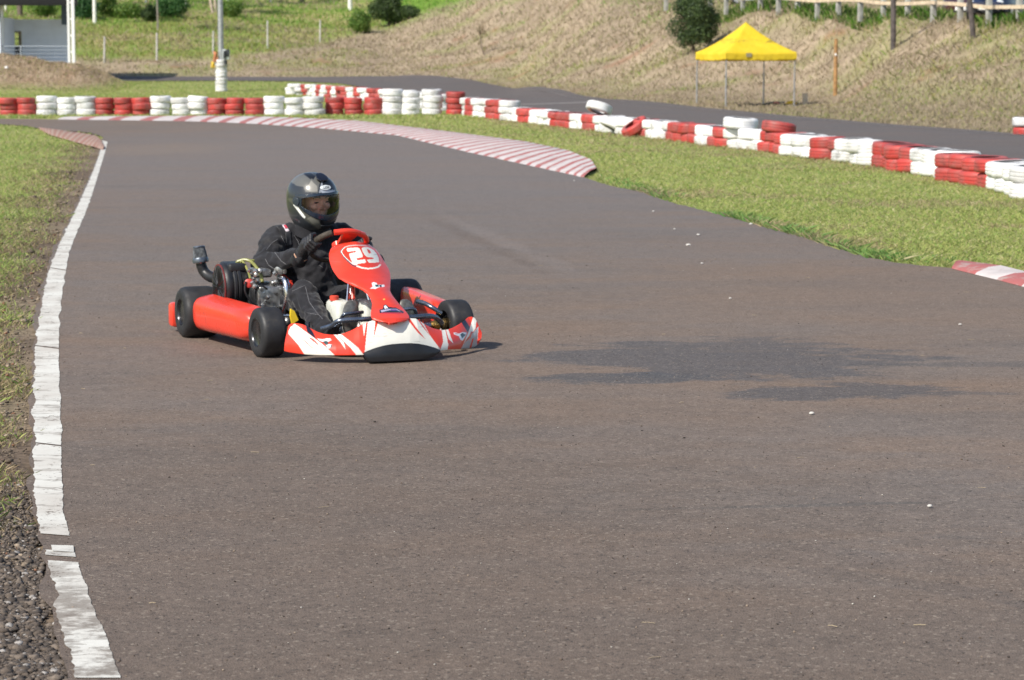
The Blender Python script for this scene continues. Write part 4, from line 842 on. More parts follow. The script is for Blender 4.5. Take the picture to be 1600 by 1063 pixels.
car('parked_car', 1556, 10, 95.5, math.radians(-118), carpaint('navy_paint', (.018, .028, .075)), 'navy blue parked car with bright headlamps behind the guard rail'); car('parked_car', 1494, 15, 118, math.radians(-100), carpaint('maroon_paint', (.07, .02, .018)), 'dark maroon parked car with a white plate behind the guard rail'); car('parked_car', 1188, 3, 133, math.radians(170), carpaint('silver_paint', (.55, .60, .66)), 'pale silver parked car behind the far end of the guard rail')

# ------------------------------------------------------------------ the kart (f forward from the rear axle, l to the driver's left, u up)
KO = Vector((-1.168, 13.327, 0)); KF = np.array([.3907, -.9205]); KL = np.array([.9205, .3907]); KRZ = math.atan2(-.3907, -.9205)
kart = tag(empty('go_kart', KO, KRZ), 'red and white racing kart number 29 driving on the asphalt', 'go kart')
def K(f, l, u): return Vector((-l, f, u))
def inv(px, py, f=None, l=None, u=None):
    r = ray(px, py); rf = r[:2] @ KF; rl = r[:2] @ KL; o = np.array([KO.x, KO.y]); cf = -(o @ KF); cl = -(o @ KL)
    t = (u-CAM_H)/r[2] if u is not None else ((f-cf)/rf if f is not None else (l-cl)/rl)
    return (cf+rf*t, cl+rl*t, CAM_H+r[2]*t)
def k2w(V):
    V = np.asarray(V); f = V[:, 1]; l = -V[:, 0]; return np.c_[KO.x+f*KF[0]+l*KL[0], KO.y+f*KF[1]+l*KL[1], V[:, 2]]
def kpix(V): return proj(k2w(V))
def dist_poly(x, y, P):
    d = np.full(np.shape(x), 1e9)
    for (x0, y0), (x1, y1) in zip(P[:-1], P[1:]):
        dx, dy = x1-x0, y1-y0; t = np.clip(((x-x0)*dx+(y-y0)*dy)/(dx*dx+dy*dy), 0, 1); d = np.minimum(d, np.hypot(x-x0-t*dx, y-y0-t*dy))
    return d
Q = lambda P, s_, ox, oy: [(x/s_+ox, y/s_+oy) for x, y in P]
M_livery = vcolmat('livery_plastic', .30, .07, 9, 0, .5, 0, .2)
def scuff(mat):
    t = mat.node_tree; bs = t.nodes['Principled BSDF']; src = bs.inputs['Base Color'].links[0].from_socket; tc = t.nodes.new('ShaderNodeTexCoord'); mp = t.nodes.new('ShaderNodeMapping'); mp.inputs['Scale'].default_value = (5, 3, 34); mp.inputs['Rotation'].default_value = (.2, .15, .3)
    nz = t.nodes.new('ShaderNodeTexNoise'); nz.inputs['Scale'].default_value = 1.6; nz.inputs['Detail'].default_value = 7; nz.inputs['Roughness'].default_value = .7; mr = t.nodes.new('ShaderNodeMapRange'); mr.inputs['From Min'].default_value = .60; mr.inputs['From Max'].default_value = .70; mr.inputs['To Max'].default_value = .42
    mx = t.nodes.new('ShaderNodeMix'); mx.data_type = 'RGBA'; mx.inputs[7].default_value = (.13, .075, .06, 1); t.links.new(tc.outputs['Object'], mp.inputs[0]); t.links.new(mp.outputs[0], nz.inputs['Vector']); t.links.new(nz.outputs['Fac'], mr.inputs[0]); t.links.new(mr.outputs[0], mx.inputs[0]); t.links.new(src, mx.inputs[6]); t.links.new(mx.outputs[2], bs.inputs['Base Color'])
scuff(M_livery)
M_red = simple('red_plastic', (.74, .052, .026), .3, var=.05, scale=5, coat=.25, dirt=((.36, .045, .03), 11, .60)); M_blackp = simple('black_plastic', (.017, .018, .021), .45, var=.2, scale=12); scuff(M_red); M_chrome = simple('chrome_steel', (.62, .63, .66), .18, 1., var=.1)
M_alu = simple('cast_aluminium', (.40, .40, .39), .38, .85, var=.35, scale=40, dirt=((.05, .04, .03), 25, .55)); M_dark = simple('dark_engine_metal', (.045, .046, .050), .42, .5, var=.4, scale=25); M_gold = simple('gold_anodised', (.52, .30, .08), .3, 1., var=.15); M_bronze = simple('bronze_steel', (.20, .15, .075), .35, .9, var=.2)
M_tube = simple('blued_steel_tube', (.16, .19, .24), .25, .8, var=.2); M_slick = simple('slick_tyre_rubber', (.020, .020, .022), .62, var=.25, scale=14, dirt=((.055, .048, .042), 11, .58)); M_rimm = simple('dark_alloy', (.06, .06, .065), .25, .8, var=.2)
M_tank = simple('milky_plastic', (.62, .64, .58), .35, var=.06); M_tank.node_tree.nodes['Principled BSDF'].inputs['Subsurface Weight'].default_value = .25; M_tank.node_tree.nodes['Principled BSDF'].inputs['Subsurface Radius'].default_value = (.03, .03, .025)
RED = np.array((.74, .052, .026)); CREAM = np.array((.82, .80, .72)); INK = np.array((.012, .014, .03))

# wheels
def wheel(f, l, r, wd, side, steer=0.):
    wl2 = empty('wheel', K(f, l, r), steer, kart); hw = wd/2; s = side
    prof = [(-hw*.72, .066), (-hw*.98, .074), (-hw*1.02, r*.72), (-hw*.97, r*.87), (-hw*.86, r*.955), (-hw*.66, r*.992), (-hw*.3, r), (hw*.3, r), (hw*.66, r*.992), (hw*.86, r*.955), (hw*.97, r*.87), (hw*1.02, r*.72), (hw*.98, .074), (hw*.72, .066)]
    b = MB(); b.revolve(prof, (0, 0, 0), (1, 0, 0), 48, closed=True); b.build('tyre', M_slick, wl2, 50)
    o = -1 if s > 0 else 1    # axle direction pointing outwards in local x
    prof = [(o*hw*.86, .070), (o*hw*.93, .076), (o*hw*.95, .070), (o*hw*.80, .061), (o*hw*.15, .056), (o*hw*.05, .050), (o*hw*.10, .030), (o*hw*.30, .026), (o*hw*.32, 0)]
    b = MB(); b.revolve(prof, (0, 0, 0), (1, 0, 0), 32); b.revolve([(-o*hw*.05, .052), (-o*hw*.75, .060), (-o*hw*.93, .072), (-o*hw*.86, .068), (-o*hw*.6, .066)], (0, 0, 0), (1, 0, 0), 32)
    for k in range(3): a = k*2.094; b.revolve([(o*hw*.06, .006), (o*hw*.22, .006), (o*hw*.22, 0)], (0, .038*math.cos(a), .038*math.sin(a)), (1, 0, 0), 6)
    b.build('rim', M_rimm, wl2, 40)
    b = MB(); b.revolve([(-o*hw*.1, .028), (-o*(hw+.005), .028), (-o*(hw+.01), .022)], (0, 0, 0), (1, 0, 0), 20)
    for k in range(5): b.revolve([(-o*(hw*.2+k*.011), .034), (-o*(hw*.2+k*.011+.006), .034)], (0, 0, 0), (1, 0, 0), 20)
    b.build('hub', M_bronze, wl2, 40); return wl2
st_ = math.radians(3)
wheel(1.02, -.510, .128, .130, -1, st_); wheel(1.02, .510, .128, .130, 1, st_); wheel(0, -.590, .140, .195, -1); wheel(0, .590, .140, .195, 1)
b = MB(); b.tube([K(0, -.66, .14), K(0, .66, .14)], .020, 12); b.build('rear_axle', M_chrome, kart)
for s in (-1, 1):
    b = MB(); b.revolve([(0, .017), (.02, .026), (.045, .026), (.05, .015)], K(1.02, s*.375, .127), K(0, s, 0), 20); b.build('axle_nut', M_gold, kart)
    b = MB(); b.tube([K(1.02, s*.26, .118), K(1.02, s*.38, .127)], .014, 10); b.tube([K(1.0, s*.29, .07), K(1.0, s*.29, .17)], .014, 8); b.tube([K(.96, s*.33, .10), K(.90, s*.05, .12)], .007, 8); b.build('stub_axle', M_tube, kart)
# chassis
b = MB()
for s in (-1, 1):
    b.tube([K(-.12, s*.30, .06), K(.2, s*.31, .05), (K(.6, s*.34, .045)), K(.95, s*.28, .05), K(1.16, s*.22, .05), K(1.24, s*.12, .06), K(1.25, 0, .06)], .016, 10, 5)
    b.tube([K(0, s*.30, .05), K(0, s*.30, .14)], .022, 8); b.tube([K(.72, s*.34, .07), K(.72, s*.53, .12), K(.25, s*.53, .12), K(.25, s*.32, .07)], .011, 8, 4)
b.tube([K(1.0, -.30, .06), K(1.0, .30, .06)], .016, 10); b.tube([K(.15, -.31, .05), K(.15, .31, .05)], .016, 10); b.build('chassis_frame', M_tube, kart)
b = MB(); b.loft([[K(f, -w_, .034), K(f, w_, .034), K(f, w_, .030), K(f, -w_, .030)] for f, w_ in ((.30, .31), (.7, .33), (1.0, .27), (1.2, .20))]); b.build('floor_pan', M_dark, kart)
# side pods
def pod(s):
    b = MB(); rings = []; N_ = 40
    for i in range(19):
        t = i/18; f = .135+.765*t; lo = .662-.072*t; 
        e = max(0, (t-.80)/.20); sh = math.sqrt(max(0, 1-e**2.2)) if e > 0 else 1; e0 = max(0, (.05-t)/.05); sh *= (1-.25*e0*e0)
        wd = .135*(.45+.55*sh); hh = (.194-.020*t)*(.30+.70*sh); cz = .148-.004*t; cl = lo-.135/2-.012*e
        ring = []
        for k in range(N_):
            a = 2*math.pi*k/N_; ca, sa = math.cos(a), math.sin(a); n_ = .42
            x_ = math.copysign(abs(ca)**n_, ca)*wd/2; z_ = math.copysign(abs(sa)**n_, sa)*hh/2
            z_ += -.014*(x_/(wd/2)) if sa > 0 else .02*(x_/(wd/2)); ring.append(K(f, s*(cl+x_), cz+z_))
        rings.append(ring)
    b.loft(rings); return b.build('side_pod', M_red, kart, 50)
pod(-1); pod(1)
b = MB(); b.tube([K(-.30, -.60, .095), K(-.33, -.4, .095), K(-.34, 0, .095), K(-.33, .4, .095), K(-.30, .60, .095)], .035, 10, 3)
for s in (-1, 1): b.box(K(-.31, s*.625, .098), (.075, .09, .135), bev=.02); b.tube([K(-.32, s*.25, .09), K(-.05, s*.28, .07)], .013, 8)
b.build('rear_bumper', M_red, kart)

# front fairing
TOPL = [(449, 516), (450.5, 509), (454, 506), (458, 505), (466, 505.5), (473, 507), (480, 510), (488, 514.5), (497, 519), (507, 522), (517, 523), (527, 523), (536, 521.5), (545, 518), (552, 515), (560, 510), (569, 506), (577, 502.5), (585, 500), (600, 499), (615, 498.5), (630, 498), (640, 497.5), (650, 498), (656, 502), (665, 507.5), (675, 512.5), (684, 515), (691.5, 516), (700, 515), (708, 512), (717, 507), (725, 501.6), (729, 498), (732, 495.7), (737, 495), (742, 497), (744.5, 501), (746, 508)]
BOTL = [(444, 549), (452, 551), (466, 553), (480, 554.5), (500, 555.3), (525, 555.6), (545, 555.5), (569, 555), (600, 555), (640, 553), (684, 549), (700, 546.5), (718, 545.5), (732, 544.5), (741, 542.5), (747, 538), (749, 533)]
fb = lambda l: 1.50-.30*abs(l/.53)**2.6 if abs(l) < .53 else 1.20
ft = lambda l: 1.425-.235*abs(l/.50)**2.4
def edge(P, ff, u0):
    o = []
    for px, py in P:
        f = ff(0)
        for _ in range(25): q = inv(px, py, f=f); f = .5*f+.5*ff(max(-.53, min(.53, q[1])))
        o.append(inv(px, py, f=f))
    return np.array(o)
T_ = edge(TOPL, ft, .2); B_ = edge(BOTL, fb, .04)
NU, NV = 420, 70
ts = resamp(T_[:, 1:3], NU); ls = np.linspace(0, 1, NU)
dT = np.r_[0, np.cumsum(np.linalg.norm(np.diff(T_, axis=0), axis=1))]; dT /= dT[-1]; dB = np.r_[0, np.cumsum(np.linalg.norm(np.diff(B_, axis=0), axis=1))]; dB /= dB[-1]
V = []
for i in range(NU):
    a = np.array([np.interp(ls[i], dT, T_[:, k]) for k in range(3)]); c = np.array([np.interp(ls[i], dB, B_[:, k]) for k in range(3)])
    for j in range(NV):
        t = j/(NV-1); p = a*(1-t)+c*t; bl = math.sin(math.pi*t)**.8; p[0] += .018*bl; p[1] += .010*bl*p[1]/.5
        V.append(K(*p))
V = np.array([tuple(v) for v in V]); px, py = kpix(V); cols = np.tile(RED, (len(V), 1))
def paint(P, c, s_=10, ox=0, oy=0):
    k = inpoly(px, py, Q(P, s_, ox, oy)); cols[k] = c
LA = (10, 440, 470); RA = (10, 600, 470); SILVER = np.array((.45, .46, .47)); TEAL = np.array((.03, .07, .075))
paint([(150, 410), (200, 360), (300, 430), (400, 500), (520, 590), (640, 680), (850, 870), (600, 870), (500, 750), (380, 640), (250, 510)], CREAM, *LA); paint([(110, 470), (145, 405), (230, 510), (360, 640), (500, 760), (600, 870), (370, 860), (260, 690), (110, 520)], CREAM, *LA)
paint([(410, 565), (500, 600), (570, 670), (605, 730), (520, 660)], RED, *LA); paint([(375, 370), (430, 415), (490, 490), (540, 600), (460, 540), (400, 490)], INK, *LA)
paint([(800, 515), (850, 520), (970, 650), (1000, 760), (930, 660)], CREAM, *LA); paint([(855, 515), (915, 515), (1080, 640), (1200, 740), (1300, 870), (1180, 865), (1080, 740), (960, 620)], CREAM, *LA)
paint([(1265, 380), (1320, 345), (1285, 580)], CREAM, *LA); paint([(1350, 320), (1470, 270), (1440, 560), (1420, 640), (1525, 270), (1620, 250), (1620, 860), (1290, 870)], CREAM, *LA)
paint([(-20, 250), (400, 250), (500, 272), (620, 360), (720, 545), (880, 760), (870, 860), (-20, 870)], CREAM, *RA); paint([(370, 300), (400, 270), (480, 390), (560, 490), (650, 605), (530, 500)], RED, *RA); paint([(505, 270), (540, 290), (640, 430), (720, 550), (620, 430)], RED, *RA)
paint([(900, 450), (955, 445), (985, 580), (1005, 690), (985, 800), (870, 800), (925, 640)], CREAM, *RA); paint([(965, 445), (1002, 445), (1085, 670), (1010, 600)], CREAM, *RA); paint([(1205, 335), (1265, 290), (1345, 420), (1310, 500), (1280, 450)], INK, *RA)
paint([(1400, 230), (1450, 270), (1430, 440), (1290, 600), (1200, 760), (1240, 680), (1330, 470)], CREAM, *RA); paint([(1240, 690), (1320, 590), (1440, 440), (1480, 400), (1460, 640), (1450, 770), (1190, 770)], SILVER, *RA); paint([(1360, 480), (1390, 490), (1350, 580), (1300, 620)], RED, *RA); paint([(1380, 590), (1405, 590), (1360, 750), (1330, 750)], RED, *RA)
# two small sponsor stickers
W1 = np.array((.78, .80, .82))
for A_, dx, dy, m in ((LA, 0, 0, 1), (RA, 0, 0, -1)):
    if m == 1: P3 = [([(550, 585), (600, 598), (640, 602), (700, 590), (760, 588), (782, 620), (730, 640), (660, 650), (600, 630)], W1), ([(640, 640), (700, 628), (735, 650), (730, 690), (690, 690)], TEAL), ([(735, 600), (770, 600), (770, 625), (740, 630)], SILVER), ([(695, 695), (745, 680), (785, 690), (775, 735), (725, 748)], W1), ([(770, 690), (790, 700), (780, 740), (760, 742)], INK)]
    else: P3 = [([(1085, 500), (1120, 498), (1165, 515), (1230, 490), (1290, 500), (1285, 530), (1230, 625), (1195, 610), (1170, 555), (1100, 530)], W1), ([(1190, 525), (1235, 500), (1265, 550), (1220, 590)], TEAL), ([(1240, 530), (1275, 520), (1270, 545), (1245, 556)], INK), ([(1105, 508), (1150, 515), (1150, 528), (1110, 520)], np.array((.5, .12, .12)))]
    for P, c in P3: paint(P, c, *A_)
I, J = np.meshgrid(np.arange(NU-1), np.arange(NV-1), indexing='ij'); F = np.c_[(I*NV+J).ravel(), (I*NV+J+1).ravel(), ((I+1)*NV+J+1).ravel(), ((I+1)*NV+J).ravel()]
me = npmesh('front_fairing', V, F[:, ::-1], cols); me.polygons.foreach_set('use_smooth', [True]*len(me.polygons)); fair = link('front_fairing', me, M_livery, kart)
md = fair.modifiers.new('t', 'SOLIDIFY'); md.thickness = .012; md.offset = 1
# black skid lip under the nose
LT = [(567, 552), (574, 548.5), (586, 544), (598, 540.5), (612, 538), (626, 536.8), (640, 536.3), (654, 537.2), (668, 540), (680, 543.5), (687, 546.5)]; LB = [(570.5, 558), (575, 565), (582, 568), (596, 567.8), (612, 567.6), (626, 567.2), (640, 566.5), (654, 564.5), (668, 561), (680, 556), (688, 550)]
a = edge(LT, lambda l: fb(l)+.022, .1); c = edge(LB, lambda l: fb(l)+.035, .02); b = MB()
c[:, 2] = np.maximum(c[:, 2], .016)
b.loft([[K(*(p*(1-t)+q*t+np.array([.018*math.sin(math.pi*t)*.5, 0, 0]))) for t in np.linspace(0, 1, 8)] + [K(q[0]-.10, q[1]*.9, max(.018, q[2]))] + [K(p[0]-.05, p[1]*.9, p[2]-.01)] for p, q in zip(a, c)]); b.build('skid_lip', M_blackp, kart, 60)
# nose panel with the race number
ROWS = [(377.8, 549, 561, .845), (378.6, 543, 567, .848), (380, 534, 573, .853), (382.5, 526, 578, .862), (386, 519, 583, .875), (390, 516.3, 587.5, .890), (396, 514.4, 592.5, .910), (402, 514.2, 596.5, .930), (408, 514.8, 600, .950), (415, 517, 604.5, .975), (421, 519.2, 608, 1.0), (428, 523.5, 610, 1.035), (435, 529, 610.4, 1.075), (442, 540.5, 610, 1.12), (447, 550.5, 609.8, 1.15), (451, 560, 609.6, 1.18), (455, 567.5, 609.7, 1.205), (460, 574, 612, 1.235), (465, 578, 615.5, 1.265), (470, 580.2, 619.5, 1.29), (475.5, 581.4, 624, 1.32), (482, 580.8, 630, 1.35), (489, 579.3, 636, 1.405), (493.5, 579.4, 639, 1.435), (497, 581, 639.6, 1.46), (500.5, 585, 637.2, 1.475), (503, 591.5, 632.5, 1.487), (504.2, 599, 625, 1.494)]
RW = np.array(ROWS); NR, NC = 260, 190; yy = np.interp(np.linspace(0, 1, NR), np.linspace(0, 1, len(RW))**1.0, RW[:, 0]); L_ = np.interp(yy, RW[:, 0], RW[:, 1]); Rr = np.interp(yy, RW[:, 0], RW[:, 2]); fc = np.interp(yy, RW[:, 0], RW[:, 3])
V = []
for i in range(NR):
    hd = max(0, min(1, (470-yy[i])/60)); 
    for j in range(NC):
        s = j/(NC-1)*2-1; x = L_[i]*(1-(s+1)/2)+Rr[i]*(s+1)/2; off = (.030+.045*hd)*abs(s)**2.6 if s < 0 else (.035+.085*hd)*abs(s)**2.6
        V.append(K(*inv(x, yy[i], f=fc[i]-off)))
V = np.array([tuple(v) for v in V]); px, py = kpix(V); cols = np.tile(RED, (len(V), 1)); DG = (20, 530, 375)
OUT = [(60, 370), (120, 275), (175, 230)]; dsc = lambda P, w_, c: cols.__setitem__(dist_poly(px, py, Q(P, *DG)) < w_/20, c)
dsc([(175, 215), (110, 265), (40, 365), (150, 545), (290, 690), (420, 800), (520, 830)], 17, INK*2+.02); dsc([(178, 232), (120, 280), (62, 370), (160, 520), (300, 655), (440, 765)], 11, CREAM); dsc([(560, 820), (700, 872), (900, 900), (1100, 880), (1220, 842), (1285, 780)], 24, CREAM); dsc([(185, 225), (300, 188), (500, 168), (700, 172), (840, 188)], 17, np.array((.78, .45, .42))); dsc([(1140, 300), (1250, 450), (1315, 620), (1290, 770)], 7, np.array((.72, .30, .28)))
paint([(230, 285), (265, 255), (560, 235), (625, 260), (670, 330), (735, 480), (735, 530), (690, 555), (540, 575), (565, 635), (810, 605), (840, 690), (820, 720), (600, 745), (540, 790), (430, 775), (320, 500), (310, 440), (340, 420), (510, 385), (525, 355), (500, 345), (260, 375)], CREAM, *DG)
paint([(700, 270), (740, 235), (870, 225), (960, 255), (1080, 320), (1160, 420), (1230, 560), (1250, 680), (1220, 705), (930, 715), (860, 620), (1080, 595), (1075, 555), (960, 545), (870, 535), (800, 480), (740, 380)], CREAM, *DG); paint([(865, 290), (905, 290), (965, 330), (1000, 415), (930, 430), (880, 340)], RED, *DG)
# stickers lower on the panel
D2 = (10.63, 570, 400)
for P, c in (([(85, 545), (130, 510), (115, 450), (150, 435), (195, 450), (210, 480), (310, 480), (335, 505), (240, 520), (180, 548)], W1), ([(170, 480), (230, 480), (235, 515), (180, 515)], TEAL), ([(235, 488), (285, 478), (280, 520), (250, 515)], INK), ([(275, 485), (325, 480), (330, 510), (285, 520)], W1),
             ([(240, 895), (300, 880), (310, 820), (350, 805), (400, 850), (520, 860), (650, 930), (640, 955), (250, 955)], INK), ([(318, 830), (350, 818), (388, 868), (330, 880)], W1), ([(262, 905), (400, 880), (520, 880), (600, 920), (500, 905), (400, 905), (280, 935)], np.array((.42, .40, .55))), ([(420, 885), (520, 890), (560, 915), (440, 912)], np.array((.10, .07, .25))), ([(265, 940), (620, 945), (600, 962), (280, 962)], np.array((.5, .03, .04))), ([(300, 712), (335, 708), (338, 730), (305, 735)], np.array((.75, .45, .1)))): paint(P, c, *D2)
I, J = np.meshgrid(np.arange(NR-1), np.arange(NC-1), indexing='ij'); F = np.c_[(I*NC+J).ravel(), (I*NC+J+1).ravel(), ((I+1)*NC+J+1).ravel(), ((I+1)*NC+J).ravel()]
me = npmesh('number_panel', V, F, cols); me.polygons.foreach_set('use_smooth', [True]*len(me.polygons)); me.update(); o = link('number_panel', me, M_livery, kart); md = o.modifiers.new('t', 'SOLIDIFY'); md.thickness = .014; md.offset = -1
if sum(p.normal.y for p in me.polygons) < 0: me.flip_normals()
# steering wheel and column
SC = np.array((.70, -.018, .532)); SE = np.array((.82, 0, .572)); SLv = np.array((0, 1., 0)); PSI = math.radians(12)
def sw(a, r=.15): a2 = a-PSI; return K(*(SC+r*(SE*math.cos(a2)-SLv*math.sin(a2))))      # a = 0 top, positive towards the driver's right
swo = empty('steering_wheel', K(*SC), 0, kart); off = K(*SC); swp = lambda a, r=.15: sw(a, r)-off
b = MB(); b.tube([swp(math.radians(a), .15 if abs(a) > 30 else .145) for a in range(-62, 43, 7)], .0155, 12); b.build('top_bar', M_red, swo)
b = MB(); b.tube([swp(math.radians(a)) for a in range(40, 130, 8)], [.0165]*12, 12); b.tube([swp(math.radians(a)) for a in range(-130, -60, 7)], .0155, 12); b.tube([swp(math.radians(a)) for a in range(126, 236, 10)], .013, 10); b.build('grip', simple('worn_suede_grip', (.050, .040, .030), .85, var=.3, scale=30), swo)
b = MB(); b.loft([[swp(-.30, .145), swp(.30, .145), swp(.30, .145)+Vector((0, .008, -.012)), swp(-.30, .145)+Vector((0, .008, -.012))], [swp(-.9, .03), swp(.9, .03), swp(.9, .03)+Vector((0, .01, -.015)), swp(-.9, .03)+Vector((0, .01, -.015))]]); b.revolve([(-.012, .035), (.012, .035), (.014, 0)], (0, 0, 0), (0, -.572, .82), 20); b.build('spoke', M_red, swo)
b = MB(); b.tube([K(.71, 0, .515), K(.86, -.005, .30), K(1.03, -.01, .09)], .011, 10); b.build('steering_column', M_chrome, kart)
b = MB()
for l0, l1 in ((-.03, -.09), (.05, .10)): b.tube([K(.90, l0, .36), K(1.0, l1, .08)], .009, 8)
b.build('panel_support', M_chrome, kart)
# fuel tank between the legs
def rbox(c, d, r, taper=.0, seg=3):
    bm = bmesh.new(); bmesh.ops.create_cube(bm, size=1); bmesh.ops.scale(bm, vec=d, verts=bm.verts); bmesh.ops.bevel(bm, geom=bm.edges[:], offset=r, segments=seg, affect='EDGES', profile=.5)
    V = [Vector((v.co.x*(1-taper*(v.co.z/d[2]+.5)), v.co.y*(1-taper*(v.co.z/d[2]+.5)), v.co.z))+Vector(c) for v in bm.verts]; bm.verts.index_update(); F = [[v.index for v in f.verts] for f in bm.faces]; bm.free(); return V, F
b = MB(); b.add(*rbox(K(.90, -.078, .165), (.115, .23, .20), .028, .12)); b.add(*rbox(K(.93, .065, .16), (.125, .22, .21), .03, .22)); b.add(*rbox(K(.90, -.01, .11), (.2, .2, .09), .02)); tk = b.build('fuel_tank', M_tank, kart, 50)
b = MB(); b.revolve([(0, .024), (.022, .024), (.026, .018), (.027, 0)], K(.88, -.105, .262), (0, 0, 1), 18); b.build('tank_cap', simple('red_cap', (.62, .07, .04), .4), tk)
b = MB(); b.tube([K(.93, -.02, .27), K(.90, -.01, .33), K(.86, .0, .37)], .012, 8, 4); b.build('filler_hose', M_red, kart)
# pedals and nose hoop
def pedal(P, wpx, fa, mat=M_dark):
    b = MB(); rings = []
    for (x, y, wx, df) in P: rings.append([K(*inv(x-wx, y, f=fa+df-.004)), K(*inv(x, y, f=fa+df+.012)), K(*inv(x+wx, y, f=fa+df-.004)), K(*inv(x, y, f=fa+df-.006))])
    b.loft(rings); return b.build('pedal', mat, kart, 60)
M_ped = simple('worn_pedal_steel', (.17, .165, .15), .35, .6, var=.35, scale=30)
pedal([(551, 469, 4, .0), (550.5, 471, 8, .01), (549, 477, 11, .02), (548, 486, 12.5, .03), (547, 497, 12.5, .03), (546, 508, 11.5, .03), (546, 520, 9, .03)], 0, 1.16, M_ped); pedal([(632.5, 468, 4, 0), (633, 470, 7, .01), (635, 475, 10, .02), (637, 482, 11, .03), (638, 492, 10, .03), (638, 500, 8, .03)], 0, 1.16, M_ped)
hp = lambda P, f, r, nm='nose_hoop': MB().tube([K(*inv(x, y, f=ff)) for (x, y), ff in zip(P, f)], r, 10, 4).build(nm, M_tube, kart, 60)
hp([(503, 514), (520, 508.5), (528, 502.5), (545, 500), (583, 498.5), (640, 496), (676, 494.5), (690, 505)], [1.16, 1.22, 1.26, 1.28, 1.30, 1.30, 1.27, 1.2], .0135); hp([(522, 512), (532, 500), (538, 491.5), (552, 489.5), (567, 488)], [1.14, 1.2, 1.24, 1.24, 1.22], .009); hp([(628, 484), (640, 482.5), (647, 483.5), (650, 489), (650, 499)], [1.24, 1.25, 1.25, 1.24, 1.22], .009)
hp([(652, 471), (663, 474), (676, 481), (690, 490)], [.9, .95, 1.0, 1.02], .012, 'tie_rod'); hp([(531, 518), (532, 511), (535, 520)], [1.2, 1.2, 1.2], .006, 'brake_rod')
b = MB(); b.add(*rbox(K(.99, -.30, .095), (.05, .06, .06), .012)); b.build('brake_cylinder', M_red, kart)
b = MB(); q = [inv(455, 483, f=.93), inv(460, 486, f=.93), inv(466.5, 500, f=.93), inv(457, 507, f=.93), inv(454, 494, f=.93)]; b.loft([[K(*p) for p in q], [K(p[0]-.02, p[1], p[2]) for p in q]])
gm = NB('green_yellow_sticker', .4); sx_ = gm.n('SeparateXYZ'); gm.l(gm.coord(), sx_.inputs[0]); gm.color(gm.mix(gm.ramp(gm.math('SUBTRACT', gm.math('MULTIPLY', sx_.outputs[0], -1.), gm.math('MULTIPLY', sx_.outputs[2], -.4)), -.293, -.287), (.10, .42, .05), (.85, .60, .03))); b.build('reservoir', gm.m, kart)
# seat, chain guard
b = MB(); rings = []
for u, f0, f1, w_ in ((.05, .08, .42, .16), (.12, .02, .46, .185), (.22, -.02, .30, .195), (.34, -.05, .16, .19), (.44, -.06, .06, .17)):
    ring = []
    for k in range(13): a = math.pi*(k/12); ring.append(K(f1+(f0-f1)*math.sin(a)**.6, .02+w_*math.cos(a), u))
    rings.append(ring)
b.loft(rings, False, False); o = b.build('seat', M_blackp, kart, 60); md = o.modifiers.new('t', 'SOLIDIFY'); md.thickness = .008
b = MB(); b.loft([[K(*p) for p in q] for q in (((.30, -.215, .36), (.46, -.215, .33), (.52, -.215, .18), (.40, -.215, .10), (.26, -.215, .12)), ((.30, -.195, .36), (.46, -.195, .33), (.52, -.195, .18), (.40, -.195, .10), (.26, -.195, .12)))]); b.build('chain_guard', M_red, kart)
b = MB(); b.revolve([(-.012, .075), (.012, .075)], K(.44, -.235, .23), K(0, 1, 0), 24); b.revolve([(-.03, .055), (.0, .062)], K(.44, -.245, .23), K(0, 1, 0), 24); b.build('clutch_drum', M_blackp, kart)

# engine
eng = empty('engine', K(.27, -.40, .1), 0, kart); EO = K(.27, -.40, .1); E_ = lambda f, l, u: K(f, l, u)-EO
fc0 = (.25, .295)
b = MB(); b.revolve([(0, .118), (.012, .128), (.03, .130), (.045, .124), (.05, .131), (.062, .131), (.067, .124), (.072, .131), (.085, .131), (.09, .125), (.13, .118), (.15, .10)], E_(fc0[0], -.535, fc0[1]), E_(0, 1, 0)-E_(0, 0, 0), 40)
b.add(*[[tuple(v+E_(.25, -.46, .40)-Vector((0, 0, 0))) for v in rbox((0, 0, 0), (.10, .19, .05), .015)[0]], rbox((0, 0, 0), (.10, .19, .05), .015)[1]]); b.build('fan_housing', M_blackp, eng, 40)
b = MB(); ax = (E_(0, 1, 0)-E_(0, 0, 0))
for r in np.linspace(.02, .112, 9): b.revolve([(-.004, r), (.0, r+.004), (.004, r)], E_(fc0[0], -.540, fc0[1]), ax, 36)
b.revolve([(.01, .118), (.0, .1), (-.002, 0)], E_(fc0[0], -.53, fc0[1]), ax, 36)
for k in range(16):
    a = k*math.pi/8; b.tube([E_(fc0[0]+.02*math.cos(a), -.545, fc0[1]+.02*math.sin(a)), E_(fc0[0]+.114*math.cos(a), -.545, fc0[1]+.114*math.sin(a))], .0022, 4)
b.build('fan_grille', M_dark, eng, 40)
b = MB(); b.revolve([(-.003, .117), (-.003, .123), (.003, .123)], E_(fc0[0], -.538, fc0[1]), ax, 40); b.build('trim_ring', simple('dull_red_trim', (.16, .03, .03), .5), eng)
b = MB(); b.add(*rbox(E_(.25, -.32, .21), (.19, .24, .20), .02)); 
for k in range(9): b.add(*rbox(E_(.40, -.325, .245+.0*k)+Vector((0, -.05+.013*k, 0)), (.15-.004*k, .006, .15), .002, 0, 1))
b.build('crankcase', M_dark, eng, 40)
b = MB(); b.add(*rbox(E_(.465, -.32, .25), (.145, .05, .13), .016)); 
for a in range(4): b.revolve([(0, .009), (.012, .009), (.012, 0)], E_(.49, -.32+(.055 if a % 2 else -.055), .25+(.045 if a < 2 else -.045)), E_(1, 0, 0)-E_(0, 0, 0), 6)
